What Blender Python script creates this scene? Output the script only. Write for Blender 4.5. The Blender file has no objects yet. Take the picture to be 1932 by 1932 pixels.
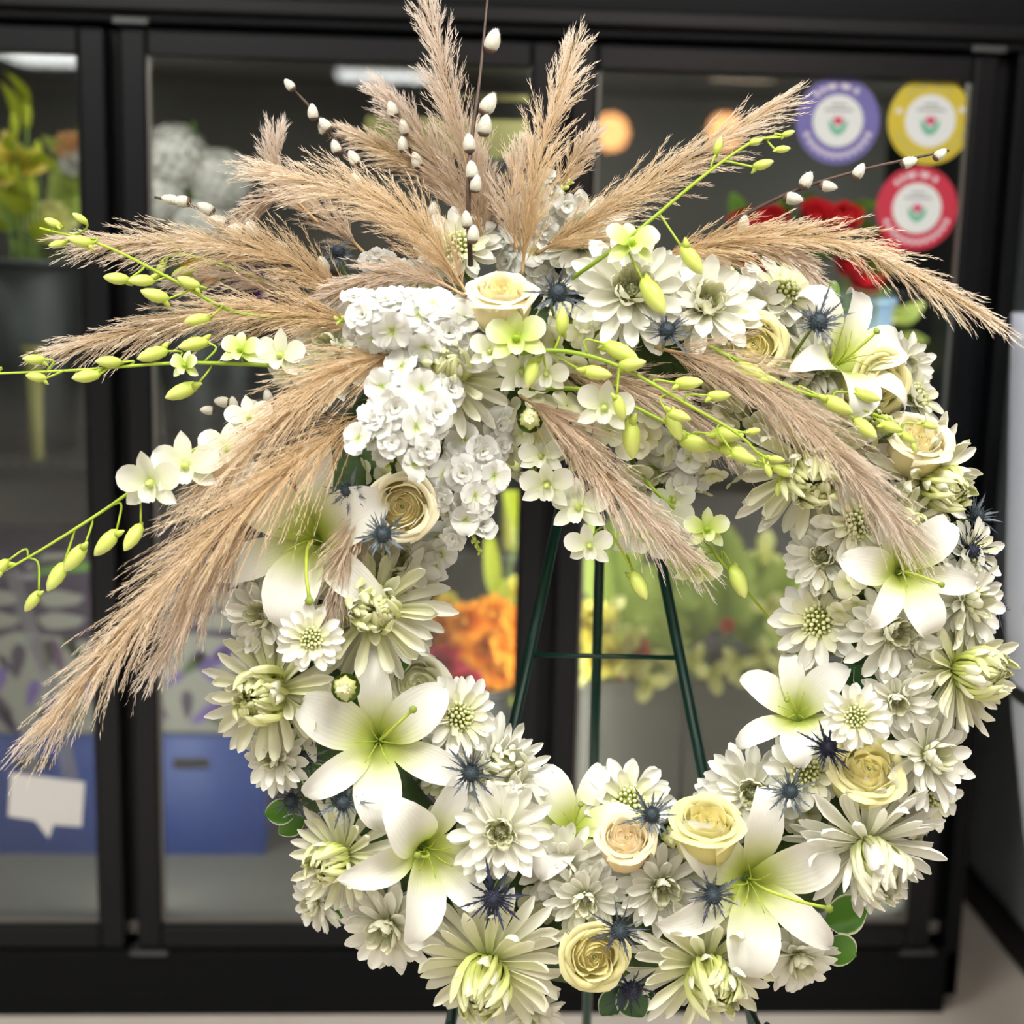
import bpy, bmesh, math, random
import numpy as np
from mathutils import Vector, Matrix, Euler
random.seed(7); RNG = np.random.default_rng(7)
sc = bpy.context.scene
COL = sc.collection
PI = math.pi

# ------------------------------------------------------------------ camera
F = 2800.0
CAM = Vector((0.0, -2.6113, 1.4555))
YAW, PITCH, ROLL = 0.0557, 0.1801, 0.0255
_f = Vector((math.sin(YAW)*math.cos(PITCH), math.cos(YAW)*math.cos(PITCH), -math.sin(PITCH)))
_r = Vector((math.cos(YAW), -math.sin(YAW), 0)); _u = _r.cross(_f)
CR = _r*math.cos(ROLL) + _u*math.sin(ROLL)
CU = -_r*math.sin(ROLL) + _u*math.cos(ROLL)
CN = -_f
cd = bpy.data.cameras.new('camera'); cam = bpy.data.objects.new('camera', cd); COL.objects.link(cam)
m = Matrix((CR, CU, CN)).transposed().to_4x4(); m.translation = CAM; cam.matrix_world = m
cd.sensor_width = 36; cd.lens = 36*F/1932.0; cd.clip_start = .05; cd.clip_end = 60
cd.dof.use_dof = True; cd.dof.focus_distance = 1.46; cd.dof.aperture_fstop = 2.9
sc.camera = cam
# ------------------------------------------------------------------ light
w = bpy.data.worlds.new('room_air'); sc.world = w; w.use_nodes = True
w.node_tree.nodes['Background'].inputs[0].default_value = (.8, .85, .9, 1)
w.node_tree.nodes['Background'].inputs[1].default_value = .25
def area(name, loc, sx, sy, power, color=(1, 1, 1), rot=(0, 0, 0)):
    l = bpy.data.lights.new(name, 'AREA'); l.shape = 'RECTANGLE'; l.size = sx; l.size_y = sy
    l.energy = power; l.color = color
    o = bpy.data.objects.new(name, l); o.location = loc; o.rotation_euler = rot; COL.objects.link(o); return o
PANELS = [(-1.0, -1.95, 1.2, .6, 78), (.8, -1.95, 1.2, .6, 78), (-.9, -4.2, 1.2, .6, 46), (1.1, -4.2, 1.2, .6, 46),
          (-2.95, -9.1, .62, 1.2, 60), (-.42, -9.75, .75, .6, 45), (2.34, -9.1, .48, .18, 3), (-3.2, -5.2, 1.2, .6, 40)]
for (x, y, sx, sy, e) in PANELS:
    area('ceiling_panel_light', (x, y, 2.735), sx, sy, e, (1, .99, .965) if e != 3 else (1, .75, .5))
sc.view_settings.view_transform = 'Standard'; sc.view_settings.look = 'None'
sc.view_settings.gamma = 1; sc.view_settings.use_curve_mapping = False
sc.view_settings.exposure = -.46
sc.cycles.max_bounces = 6; sc.cycles.diffuse_bounces = 3; sc.cycles.glossy_bounces = 3; sc.cycles.transmission_bounces = 3; sc.cycles.transparent_max_bounces = 10; sc.cycles.adaptive_threshold = .035; sc.cycles.use_light_tree = False

# ------------------------------------------------------------------ measuring helpers
D0 = 1.55
def P(x, y, h=0.0):
    d = D0 - h
    return CAM - CN*d + CR*((x-966)/F*d) + CU*((966-y)/F*d)
def PD(x, y, d): return P(x, y, D0-d)
def ray(x, y): return (-CN + CR*((x-966)/F) + CU*((966-y)/F))
def onplane_y(x, y, Y):
    d = ray(x, y); return CAM + d*((Y-CAM.y)/d.y)
def px(h=0.0): return (D0-h)/F
RC = (1150.0, 1205.0, 555.0, 190.0)          # wreath centre, ring radius, tube radius (px)
def ringpos(x, y):
    dx, dy = x-RC[0], y-RC[1]; q = math.hypot(dx, dy)
    s = max(-1, min(1, (q-RC[2])/RC[3]))
    h = .02 + .085*math.sqrt(1-s*s)
    rad = (CR*dx - CU*dy).normalized()
    return h, s, rad

# ------------------------------------------------------------------ object helpers
def link(o, parent=None, mat=None):
    COL.objects.link(o)
    if parent is not None: o.parent = parent
    if mat is not None: o.matrix_basis = mat
    return o
def obj(name, mesh, parent=None, mat=None):
    return link(bpy.data.objects.new(name, mesh), parent, mat)
LABELS = {}
def tag(o, label, cat, group=None, kind=None):
    n = LABELS.get(label, 0); LABELS[label] = n+1
    o['label'] = label; o['category'] = cat
    if group: o['group'] = group
    if kind: o['kind'] = kind
    return o
def empty(name, mat, label, cat, group=None):
    o = bpy.data.objects.new(name, None); o.empty_display_size = .02
    link(o, None, mat); return tag(o, label, cat, group)
def frame(pos, axis, spin=0.0, s=1.0):
    z = axis.normalized(); ref = CU if abs(z.dot(CU)) < .9 else CR
    x = ref.cross(z).normalized(); y = z.cross(x)
    M = Matrix((x, y, z)).transposed().to_4x4()
    M = M @ Matrix.Rotation(spin, 4, 'Z') @ Matrix.Scale(s, 4)
    M.translation = pos; return M

class MB:
    """collects pieces, makes one mesh with attributes t (along) and v (across)"""
    def __init__(s): s.v = []; s.f = []; s.t = []; s.w = []; s.m = []; s.n = 0
    def add(s, V, Fc, T=None, Wd=None, mi=0):
        V = np.asarray(V, float); s.v.append(V); k = len(V)
        s.f.extend([tuple(i+s.n for i in f) for f in Fc]); s.m.extend([mi]*len(Fc))
        s.t.append(np.zeros(k) if T is None else np.broadcast_to(np.asarray(T, float), (k,)))
        s.w.append(np.zeros(k) if Wd is None else np.broadcast_to(np.asarray(Wd, float), (k,)))
        s.n += k; return s
    def mesh(s, name, mats, smooth=True):
        me = bpy.data.meshes.new(name)
        V = np.concatenate(s.v); me.from_pydata(V.tolist(), [], s.f)
        for nm, arr in (('t', s.t), ('v', s.w)):
            a = me.attributes.new(nm, 'FLOAT', 'POINT'); a.data.foreach_set('value', np.concatenate(arr).astype(np.float32))
        if not isinstance(mats, (list, tuple)): mats = [mats]
        for mm in mats: me.materials.append(mm)
        if len(mats) > 1: me.polygons.foreach_set('material_index', s.m)
        if smooth: me.polygons.foreach_set('use_smooth', [True]*len(me.polygons))
        me.update(); return me
def xf(M, V):
    M = np.array(M); return V @ M[:3, :3].T + M[:3, 3]

def prof(kind, t):
    if kind == 'strap':
        return np.where(t < .72, .5+.5*(t/.72), np.sqrt(np.clip(1-((t-.72)/.285)**2, 0.02, 1)))
    if kind == 'spoon':
        return np.where(t < .7, .38+.62*(t/.7)**1.5, np.sqrt(np.clip(1-((t-.7)/.305)**2, 0.02, 1)))
    if kind == 'point':
        return np.where(t < .55, .5+.5*np.sin(t/.55*PI/2), np.clip(1-((t-.55)/.455)**1.8, .03, 1))
    if kind == 'lily':
        return np.where(t < .55, .22+.78*np.sin(t/.55*PI/2)**1.3, np.clip(1-((t-.55)/.452)**2.0, .02, 1))
    if kind == 'round':
        return np.where(t < .6, .25+.75*np.sin(t/.6*PI/2), np.sqrt(np.clip(1-((t-.6)/.41)**2, .04, 1)))
    if kind == 'leaf':
        return np.clip(np.sin(np.clip(t, 0, 1)**.85*PI)**.8, .03, 1)
    return np.ones_like(t)
def petal(L, W, kind, e0, e1, cup=.3, nl=6, nw=4, tip=0, twist=0, ruf=0, p=1.0, seed=0, side=0.0):
    """grid petal from the origin along +X; e0->e1 elevation in degrees"""
    s = np.linspace(0, 1, nl+1); t = 1-(1-s)**1.25
    a = np.radians(e0+(e1-e0)*t**p + tip*np.clip((t-.65)/.35, 0, 1)**2)
    dl = np.diff(t, prepend=0)*L
    x = np.cumsum(np.cos(a)*dl); z = np.cumsum(np.sin(a)*dl); w = W*prof(kind, t)
    v = np.linspace(-1, 1, nw+1)
    V = []; T = []; Wd = []
    for i in range(nl+1):
        n = np.array([-math.sin(a[i]), 0, math.cos(a[i])]); tw = math.radians(twist)*t[i]
        for vv in v:
            off = cup*w[i]*(vv*vv-.3) + ruf*L*math.sin(seed+t[i]*9+vv*7)*abs(vv)*t[i]
            yy = vv*w[i]; yy, off = yy*math.cos(tw)-off*math.sin(tw), yy*math.sin(tw)+off*math.cos(tw)
            V.append((x[i]+n[0]*off, yy+side*L*t[i]**2, z[i]+n[2]*off)); T.append(t[i]); Wd.append(abs(vv))
    Fc = [(i*(nw+1)+j, (i+1)*(nw+1)+j, (i+1)*(nw+1)+j+1, i*(nw+1)+j+1) for i in range(nl) for j in range(nw)]
    return np.array(V), Fc, np.array(T), np.array(Wd)
def tube(pts, rad, seg=6, cap=True):
    """tube along points, rad scalar or list"""
    pts = [Vector(p) for p in pts]; n = len(pts)
    R = [rad]*n if isinstance(rad, (int, float)) else rad
    V = []; T = []; up = None
    for i, p in enumerate(pts):
        d = (pts[min(i+1, n-1)]-pts[max(i-1, 0)]).normalized()
        if up is None: up = d.orthogonal().normalized()
        up = (up-d*up.dot(d)).normalized(); b = d.cross(up)
        for k in range(seg):
            c = 2*PI*k/seg; V.append(tuple(p+(up*math.cos(c)+b*math.sin(c))*R[i])); T.append(i/(n-1))
    Fc = [(i*seg+k, i*seg+(k+1) % seg, (i+1)*seg+(k+1) % seg, (i+1)*seg+k) for i in range(n-1) for k in range(seg)]
    if cap: Fc += [tuple(range(seg-1, -1, -1)), tuple((n-1)*seg+k for k in range(seg))]
    return np.array(V), Fc, np.array(T), np.zeros(len(V))
def lathe(prf, seg=16, cap=True):
    V = []; T = []; n = len(prf)
    for i, (r, z) in enumerate(prf):
        for k in range(seg):
            c = 2*PI*k/seg; V.append((r*math.cos(c), r*math.sin(c), z)); T.append(i/(n-1))
    Fc = [(i*seg+k, i*seg+(k+1) % seg, (i+1)*seg+(k+1) % seg, (i+1)*seg+k) for i in range(n-1) for k in range(seg)]
    if cap: Fc += [tuple(range(seg-1, -1, -1)), tuple((n-1)*seg+k for k in range(seg))]
    return np.array(V), Fc, np.array(T), np.zeros(len(V))
def box(x0, x1, y0, y1, z0, z1):
    V = np.array([(x, y, z) for x in (x0, x1) for y in (y0, y1) for z in (z0, z1)])
    return V, [(0, 1, 3, 2), (4, 6, 7, 5), (0, 4, 5, 1), (2, 3, 7, 6), (0, 2, 6, 4), (1, 5, 7, 3)]
def bevbox(name, b, mat, parent=None, bev=.003, seg=2):
    """bevelled box; origin at its base centre"""
    x0, x1, y0, y1, z0, z1 = b
    bm = bmesh.new(); bmesh.ops.create_cube(bm, size=1)
    bmesh.ops.scale(bm, vec=(x1-x0, y1-y0, z1-z0), verts=bm.verts)
    bmesh.ops.translate(bm, vec=((x0+x1)/2, (y0+y1)/2, (z0+z1)/2), verts=bm.verts)
    if bev: bmesh.ops.bevel(bm, geom=bm.edges[:], offset=bev, segments=seg, affect='EDGES', profile=.5)
    me = bpy.data.meshes.new(name); bm.to_mesh(me); bm.free(); me.materials.append(mat)
    return obj(name, me, parent)
def curve_pts(pts, n=16):
    """Catmull-Rom through points"""
    p = [Vector(q) for q in pts]; p = [p[0]*2-p[1]]+p+[p[-1]*2-p[-2]]; out = []
    k = len(p)-3
    for i in range(n+1):
        u = i/n*k; j = min(int(u), k-1); u -= j
        a, b, c, d = p[j:j+4]
        out.append(.5*((2*b)+(c-a)*u+(2*a-5*b+4*c-d)*u*u+(-a+3*b-3*c+d)*u**3))
    return out

# ------------------------------------------------------------------ materials
def srgb(r, g, b):
    f = lambda c: (c/255/12.92) if c/255 <= .04045 else ((c/255+.055)/1.055)**2.4
    return (f(r), f(g), f(b), 1)
def mat(name, col, rough=.5, metal=0, spec=.5, noise=0, nscale=30, bump=0, coat=0, emit=None, estr=0):
    m = bpy.data.materials.new(name); m.use_nodes = True; nt = m.node_tree; b = nt.nodes['Principled BSDF']
    b.inputs['Base Color'].default_value = srgb(*col); b.inputs['Roughness'].default_value = rough
    b.inputs['Metallic'].default_value = metal; b.inputs['Specular IOR Level'].default_value = spec
    b.inputs['Coat Weight'].default_value = coat
    if emit: b.inputs['Emission Color'].default_value = srgb(*emit); b.inputs['Emission Strength'].default_value = estr
    if noise or bump:
        tc = nt.nodes.new('ShaderNodeTexCoord'); nz = nt.nodes.new('ShaderNodeTexNoise'); nz.inputs['Scale'].default_value = nscale
        nz.inputs['Detail'].default_value = 5; nt.links.new(tc.outputs['Object'], nz.inputs['Vector'])
        if noise:
            hs = nt.nodes.new('ShaderNodeHueSaturation'); mr = nt.nodes.new('ShaderNodeMapRange')
            mr.inputs[3].default_value = 1-noise; mr.inputs[4].default_value = 1+noise
            hs.inputs['Color'].default_value = srgb(*col)
            nt.links.new(nz.outputs['Fac'], mr.inputs[0]); nt.links.new(mr.outputs[0], hs.inputs['Value']); nt.links.new(hs.outputs[0], b.inputs['Base Color'])
        if bump:
            bp = nt.nodes.new('ShaderNodeBump'); bp.inputs['Strength'].default_value = bump; bp.inputs['Distance'].default_value = .01
            nt.links.new(nz.outputs['Fac'], bp.inputs['Height']); nt.links.new(bp.outputs[0], b.inputs['Normal'])
    return m
def pmat(name, stops, transl=.3, rough=.55, var=.05, margin=None, attr='t', sheen=0, vein=0.0):
    """petal or leaf: colour along its length (attribute t), part of the light passes through"""
    m = bpy.data.materials.new(name); m.use_nodes = True; nt = m.node_tree; N = nt.nodes; Lk = nt.links
    b = N['Principled BSDF']; b.inputs['Roughness'].default_value = rough; b.inputs['Specular IOR Level'].default_value = .3
    b.inputs['Sheen Weight'].default_value = sheen
    at = N.new('ShaderNodeAttribute'); at.attribute_name = attr
    cr = N.new('ShaderNodeValToRGB'); Lk.new(at.outputs['Fac'], cr.inputs[0]); el = cr.color_ramp.elements
    while len(el) < len(stops): el.new(.5)
    for e, (p, c) in zip(el, stops): e.position = p; e.color = srgb(*c)
    out = cr.outputs[0]
    if margin:
        av = N.new('ShaderNodeAttribute'); av.attribute_name = 'v'
        nz = N.new('ShaderNodeTexNoise'); nz.inputs['Scale'].default_value = 400
        ad = N.new('ShaderNodeMath'); ad.operation = 'MULTIPLY_ADD'; ad.inputs[1].default_value = .35; Lk.new(nz.outputs[0], ad.inputs[0]); Lk.new(av.outputs['Fac'], ad.inputs[2])
        gt = N.new('ShaderNodeMath'); gt.operation = 'GREATER_THAN'; gt.inputs[1].default_value = 1.08; Lk.new(ad.outputs[0], gt.inputs[0])
        mx = N.new('ShaderNodeMix'); mx.data_type = 'RGBA'; Lk.new(gt.outputs[0], mx.inputs[0]); Lk.new(out, mx.inputs[6]); mx.inputs[7].default_value = srgb(*margin)
        out = mx.outputs[2]
    oi = N.new('ShaderNodeObjectInfo'); mr = N.new('ShaderNodeMapRange'); mr.inputs[3].default_value = 1-var; mr.inputs[4].default_value = 1+var*.4
    Lk.new(oi.outputs['Random'], mr.inputs[0])
    hs = N.new('ShaderNodeHueSaturation'); Lk.new(mr.outputs[0], hs.inputs['Value']); Lk.new(out, hs.inputs['Color']); out = hs.outputs[0]
    Lk.new(out, b.inputs['Base Color'])
    if vein:
        av2 = N.new('ShaderNodeAttribute'); av2.attribute_name = 'v'
        sn = N.new('ShaderNodeMath'); sn.operation = 'MULTIPLY'; sn.inputs[1].default_value = 34; Lk.new(av2.outputs['Fac'], sn.inputs[0])
        s2 = N.new('ShaderNodeMath'); s2.operation = 'SINE'; Lk.new(sn.outputs[0], s2.inputs[0])
        bp = N.new('ShaderNodeBump'); bp.inputs['Strength'].default_value = vein; bp.inputs['Distance'].default_value = .002
        Lk.new(s2.outputs[0], bp.inputs['Height']); Lk.new(bp.outputs[0], b.inputs['Normal'])
    if transl:
        tr = N.new('ShaderNodeBsdfTranslucent'); Lk.new(out, tr.inputs[0]); ms = N.new('ShaderNodeMixShader'); ms.inputs[0].default_value = transl
        Lk.new(b.outputs[0], ms.inputs[1]); Lk.new(tr.outputs[0], ms.inputs[2]); Lk.new(ms.outputs[0], N['Material Output'].inputs[0])
    return m
def glassmat(name, refl=1.0, tint=(235, 240, 238)):
    m = bpy.data.materials.new(name); m.use_nodes = True; nt = m.node_tree; N = nt.nodes; Lk = nt.links
    N.remove(N['Principled BSDF'])
    tr = N.new('ShaderNodeBsdfTransparent'); tr.inputs[0].default_value = srgb(*tint)
    gl = N.new('ShaderNodeBsdfGlossy'); gl.inputs['Roughness'].default_value = .02
    fr = N.new('ShaderNodeFresnel'); fr.inputs[0].default_value = 1.5
    mu = N.new('ShaderNodeMath'); mu.operation = 'MULTIPLY'; mu.inputs[1].default_value = refl; Lk.new(fr.outputs[0], mu.inputs[0])
    ms = N.new('ShaderNodeMixShader'); Lk.new(mu.outputs[0], ms.inputs[0]); Lk.new(tr.outputs[0], ms.inputs[1]); Lk.new(gl.outputs[0], ms.inputs[2])
    Lk.new(ms.outputs[0], N['Material Output'].inputs[0]); return m
WH = (243, 242, 236); CRM = (240, 238, 220); GRN = (206, 216, 130)
M = dict(
    mum_out=pmat('white_petal', [(0, (200, 206, 132)), (.3, (232, 231, 198)), (1, (242, 240, 228))], .32),
    mum_mid=pmat('cream_petal', [(0, (190, 198, 112)), (.45, (228, 228, 184)), (1, (241, 239, 220))], .32),
    mum_in=pmat('green_cream_petal', [(0, (172, 186, 72)), (.6, (212, 216, 138)), (1, (230, 230, 190))], .3),
    mum_core=pmat('lime_petal', [(0, (160, 172, 50)), (.6, (206, 212, 118)), (1, (232, 234, 180))], .25),
    wmum_out=pmat('pure_white_petal', [(0, (208, 213, 152)), (.35, (237, 236, 216)), (1, (245, 244, 236))], .3),
    wmum_in=pmat('soft_white_petal', [(0, (196, 203, 120)), (.5, (230, 230, 190)), (1, (242, 240, 222))], .3),
    floret=pmat('tubular_floret', [(0, (164, 174, 70)), (.6, (214, 218, 140)), (1, (240, 240, 205))], .2),
    lily=pmat('lily_petal', [(0, (170, 188, 66)), (.22, (198, 208, 112)), (.4, (228, 230, 188)), (.56, (239, 238, 226)), (1, (242, 240, 234))], .3, .42, .03, vein=.06),
    lilyp=pmat('lily_pistil', [(0, (196, 208, 90)), (.8, (178, 194, 70)), (1, (134, 150, 60))], .1),
    heart_y=pmat('deep_yellow_heart', [(0, (244, 232, 154)), (1, (250, 241, 184))], .45), heart_c=pmat('warm_cream_heart', [(0, (248, 232, 166)), (1, (252, 242, 196))], .45), heart_p=pmat('peach_heart', [(0, (252, 232, 188)), (1, (253, 238, 204))], .45), heart_w=pmat('ivory_heart', [(0, (236, 234, 186)), (1, (246, 244, 212))], .4),
    rose_y=pmat('yellow_rose_petal', [(0, (230, 220, 136)), (.5, (240, 232, 160)), (1, (247, 241, 190))], .38, .5, .05),
    rose_c=pmat('cream_rose_petal', [(0, (226, 214, 140)), (.5, (246, 234, 184)), (1, (249, 243, 215))], .3, .5, .04),
    rose_p=pmat('peach_rose_petal', [(0, (242, 214, 158)), (.5, (248, 230, 184)), (1, (250, 241, 208))], .38, .5, .05),
    rose_w=pmat('ivory_rose_petal', [(0, (214, 214, 150)), (.5, (240, 238, 200)), (1, (247, 245, 226))], .3, .5, .04),
    stock=pmat('stock_petal', [(0, (170, 190, 80)), (.12, (222, 228, 184)), (.26, (234, 234, 222)), (1, (239, 239, 236))], .35, .5, .04),
    hyd=pmat('hydrangea_petal', [(0, (200, 206, 130)), (.4, (229, 228, 190)), (1, (238, 236, 212))], .35, .5, .06),
    orch=pmat('orchid_petal', [(0, (204, 216, 124)), (.18, (230, 234, 196)), (1, (243, 242, 234))], .35, .4, .03),
    orchg=pmat('green_orchid_petal', [(0, (172, 196, 60)), (.5, (214, 226, 140)), (1, (240, 243, 214))], .35, .4, .03),
    bud=pmat('orchid_bud', [(0, (176, 194, 74)), (.5, (206, 217, 112)), (1, (222, 228, 146))], .15, .35, .06),
    ostem=pmat('orchid_stem', [(0, (122, 150, 40)), (1, (170, 190, 60))], 0, .4),
    stem=mat('green_stem', (104, 128, 50), .6),
    thi=pmat('sea_holly_bract', [(0, (58, 66, 68)), (.5, (90, 96, 104)), (1, (62, 62, 80))], .08, .5, .2),
    thig=pmat('grey_green_bract', [(0, (78, 92, 88)), (.5, (110, 120, 124)), (1, (74, 80, 98))], .08, .5, .15),
    thd=pmat('dark_blue_bract', [(0, (34, 38, 54)), (.5, (52, 56, 80)), (1, (36, 36, 60))], .05, .5, .1),
    thh=mat('sea_holly_head', (46, 58, 66), .7, noise=.4, nscale=300),
    thhd=mat('dark_sea_holly_head', (28, 30, 52), .7, noise=.4, nscale=300),
    leaf=pmat('variegated_leaf', [(0, (70, 118, 40)), (1, (92, 142, 46))], .2, .35, .25, margin=(226, 232, 196)),
    leafd=pmat('dark_leaf', [(0, (40, 74, 38)), (1, (58, 98, 48))], .15, .35, .25, margin=(190, 206, 170)),
    gleaf=pmat('plain_leaf', [(0, (60, 92, 36)), (1, (96, 128, 48))], .2, .4, .2),
    pam=pmat('pampas_hair', [(0, (196, 162, 116)), (.45, (213, 187, 148)), (1, (234, 220, 202))], .35, .6, .06, attr='t'),
    pamg=pmat('rosy_pampas_hair', [(0, (186, 158, 128)), (.5, (207, 185, 160)), (1, (230, 218, 206))], .35, .6, .06),
    pamstem=mat('straw_stem', (176, 146, 100), .6),
    twig=mat('brown_twig', (74, 56, 46), .6, noise=.3, nscale=150),
    catkin=pmat('grey_catkin', [(0, (196, 192, 172)), (1, (226, 223, 208))], .15, .8, .06, sheen=.6),
    scale=mat('bud_scale', (86, 66, 52), .5),
    foam=mat('green_floral_foam', (70, 92, 52), .9, noise=.3, nscale=120, bump=.3),
    easel=mat('dark_green_wire', (14, 62, 52), .3, spec=.6),
)
# ------------------------------------------------------------------ the room
M.update(
    floor=mat('beige_floor_tile', (228, 218, 204), .4, noise=.12, nscale=6),
    wall=mat('painted_wall', (120, 112, 102), .8), wallg=mat('grey_side_wall', (176, 184, 188), .7),
    ceil=mat('ceiling_board', (150, 140, 128), .9, noise=.1, nscale=4),
    black_metal=mat('black_anodised_metal', (12, 14, 17), .33, spec=.26), black_matt=mat('black_painted_panel', (9, 11, 14), .5, spec=.14),
    gasket=mat('black_gasket', (8, 9, 12), .6), inside=mat('cooler_lining', (62, 59, 56), .6), deck=mat('grey_deck', (128, 124, 118), .5),
    silver=mat('brushed_silver', (120, 118, 112), .45, metal=.7), glass=glassmat('door_glass', 1.0),
    wire=mat('dark_wire_shelf', (40, 40, 42), .4),
)
def struct(name, V, Fc, mt):
    o = obj(name, MB().add(np.array(V), Fc).mesh(name, mt, False)); o['kind'] = 'structure'; return o
Q4 = [(0, 1, 2, 3)]
struct('floor', [(-5, -12, 0), (5, -12, 0), (5, 1.2, 0), (-5, 1.2, 0)], Q4, M['floor'])
struct('ceiling', [(-5, -12, 2.75), (-5, 1.2, 2.75), (5, 1.2, 2.75), (5, -12, 2.75)], Q4, M['ceil'])
struct('wall_back', [(-5, 1.2, 0), (5, 1.2, 0), (5, 1.2, 2.75), (-5, 1.2, 2.75)], Q4, M['wallg'])
struct('wall_front', [(-5, -12, 0), (-5, -12, 2.75), (5, -12, 2.75), (5, -12, 0)], Q4, M['wall'])
struct('wall_left', [(-5, -12, 0), (-5, 1.2, 0), (-5, 1.2, 2.75), (-5, -12, 2.75)], Q4, M['wall'])
struct('wall_right', [(5, -12, 0), (5, -12, 2.75), (5, 1.2, 2.75), (5, 1.2, 0)], Q4, M['wall'])
o = bevbox('wall_partition', (1.25, 1.35, .1, 1.2, 0, 2.75), M['wallg'], None, .004); o['kind'] = 'structure'
o = bevbox('baseboard_partition', (1.232, 1.25, .1, 1.2, 0, .075), M['gasket'], None, .003); o['kind'] = 'structure'
for i, (x, y, sx, sy, e) in enumerate(PANELS):
    bevbox('trim_%d' % (i+1), (x-sx/2-.02, x+sx/2+.02, y-sy/2-.02, y+sy/2+.02, 2.74, 2.75), M['wall'], None, .002)['kind'] = 'structure'

# ------------------------------------------------------------------ the display cooler
SE = [-1.303, -.543, .217, .977]; ZT, ZB = 1.795, .143; XR = 1.032
cool = empty('display_cooler', Matrix.Translation((0, 0, 0)), 'long black display cooler with three glass doors behind the wreath', 'cooler')
bevbox('header', (-1.36, XR, .0, .8, ZT+.004, 2.2), M['black_matt'], cool, .006)
bevbox('header_trim', (-1.36, XR, -.018, .0, ZT+.022, ZT+.05), M['black_metal'], cool, .005)
bevbox('base_panel', (-1.36, XR, .0, .03, .04, ZB-.006), M['black_matt'], cool, .006)
bevbox('kick_plate', (-1.36, XR-.02, .006, .05, .0, .04), M['black_matt'], cool, .004)
bevbox('side_panel', (XR-.03, XR, .0, .8, .04, ZT+.004), M['black_matt'], cool, .005)
bevbox('side_panel', (-1.36, -1.33, .0, .8, .04, ZT+.004), M['black_matt'], cool, .005)
bevbox('back_lining', (-1.33, XR-.03, .74, .8, .04, ZT), M['inside'], cool, 0)
bevbox('deck', (-1.33, XR-.03, .04, .74, .15, .175), M['deck'], cool, .003)
bevbox('inner_ceiling', (-1.33, XR-.03, .05, .74, ZT-.02, ZT), M['inside'], cool, 0)
for s in SE:
    bevbox('mullion', (s-.03, s+.03, .045, .09, ZB, ZT), M['black_metal'], cool, .004)
    for k in (-1, 1): area('cooler_strip_light', (s+.016*k, .106, .97), .03, 1.5, (2.0, 2.6 if k < 0 else 3.2, 8.0, 8.0)[SE.index(s)], (1, .97, .9), (PI/2, 0, -k*.85))
    bevbox('light_strip', (s-.02, s+.02, .09, .098, .2, 1.74), M['silver'], cool, 0)
area('added_cooler_fill', (-.15, .2, 1.765), 2.2, .05, 9, (1, .97, .9))  # unseen fill lamp, added to brighten the upper part of the lining
hinge = mat('steel_hinge', (84, 86, 86), .4, metal=.7)
for i in range(3):
    a, b = SE[i]+.012, SE[i+1]-.012; z0, z1 = ZB+.004, ZT-.006; t = .044
    mb = MB()
    for bb in [(a, a+t, -.012, .03, z0, z1), (b-t, b, -.012, .03, z0, z1), (a+t, b-t, -.012, .03, z1-t, z1), (a+t, b-t, -.012, .03, z0, z0+t)]:
        V, Fc = box(*bb); mb.add(V, Fc)
    d = obj('door', mb.mesh('door', M['black_metal'], False), cool)
    bv = d.modifiers.new('edge', 'BEVEL'); bv.width = .006; bv.segments = 2
    V, Fc = box(a+t-.004, b-t+.004, .006, .012, z0+t-.004, z1-t+.004); obj('pane', MB().add(V, Fc).mesh('pane', M['glass'], False), d)
    bevbox('gasket', (a+.004, b-.004, .03, .044, z0+.002, z0+.03), M['gasket'], d, 0); bevbox('gasket', (a+.004, b-.004, .03, .044, z1-.03, z1-.002), M['gasket'], d, 0)
    bevbox('gasket', (a+.004, a+.03, .03, .044, z0, z1), M['gasket'], d, 0); bevbox('gasket', (b-.03, b-.004, .03, .044, z0, z1), M['gasket'], d, 0)
    bevbox('glazing_bead', (a+t, b-t, -.002, .006, z0+t, z0+t+.010), M['silver'], d, .002)
    bevbox('glazing_bead', (a+t, a+t+.006, -.002, .006, z0+t, z1-t), M['silver'] if i else M['black_metal'], d, .001)
    bevbox('glazing_bead', (b-t-.005, b-t, -.002, .006, z0+t, z1-t), M['silver'] if i == 2 else M['black_metal'], d, .001)
    hx = a+.02 if i < 2 else b-.02
    bevbox('hinge', (hx-.03, hx+.03, -.014, .02, ZT+.000, ZT+.012), hinge, d, .003); bevbox('hinge', (hx-.035, hx+.035, -.016, .02, ZB-.012, ZB-.002), hinge, d, .003)
def shelf(x0, x1, z, y0=.12, y1=.66):
    mb = MB()
    for k in range(5): y = y0+(y1-y0)*k/4; V, Fc = box(x0, x1, y-.003, y+.003, z-.006, z); mb.add(V, Fc)
    n = int((x1-x0)/.025)
    for k in range(n+1): x = x0+(x1-x0)*k/n; V, Fc = box(x-.0015, x+.0015, y0, y1, z, z+.003); mb.add(V, Fc)
    obj('wire_shelf', mb.mesh('wire_shelf', M['wire'], False), cool)
    bevbox('shelf_rail', (x0, x1, y0-.012, y0, z-.02, z+.012), M['wire'], cool, .003)
shelf(SE[0]+.035, SE[1]-.035, 1.02); shelf(SE[1]+.035, SE[2]-.035, 1.02); shelf(SE[2]+.035, SE[3]-.035, 1.02)
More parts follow.
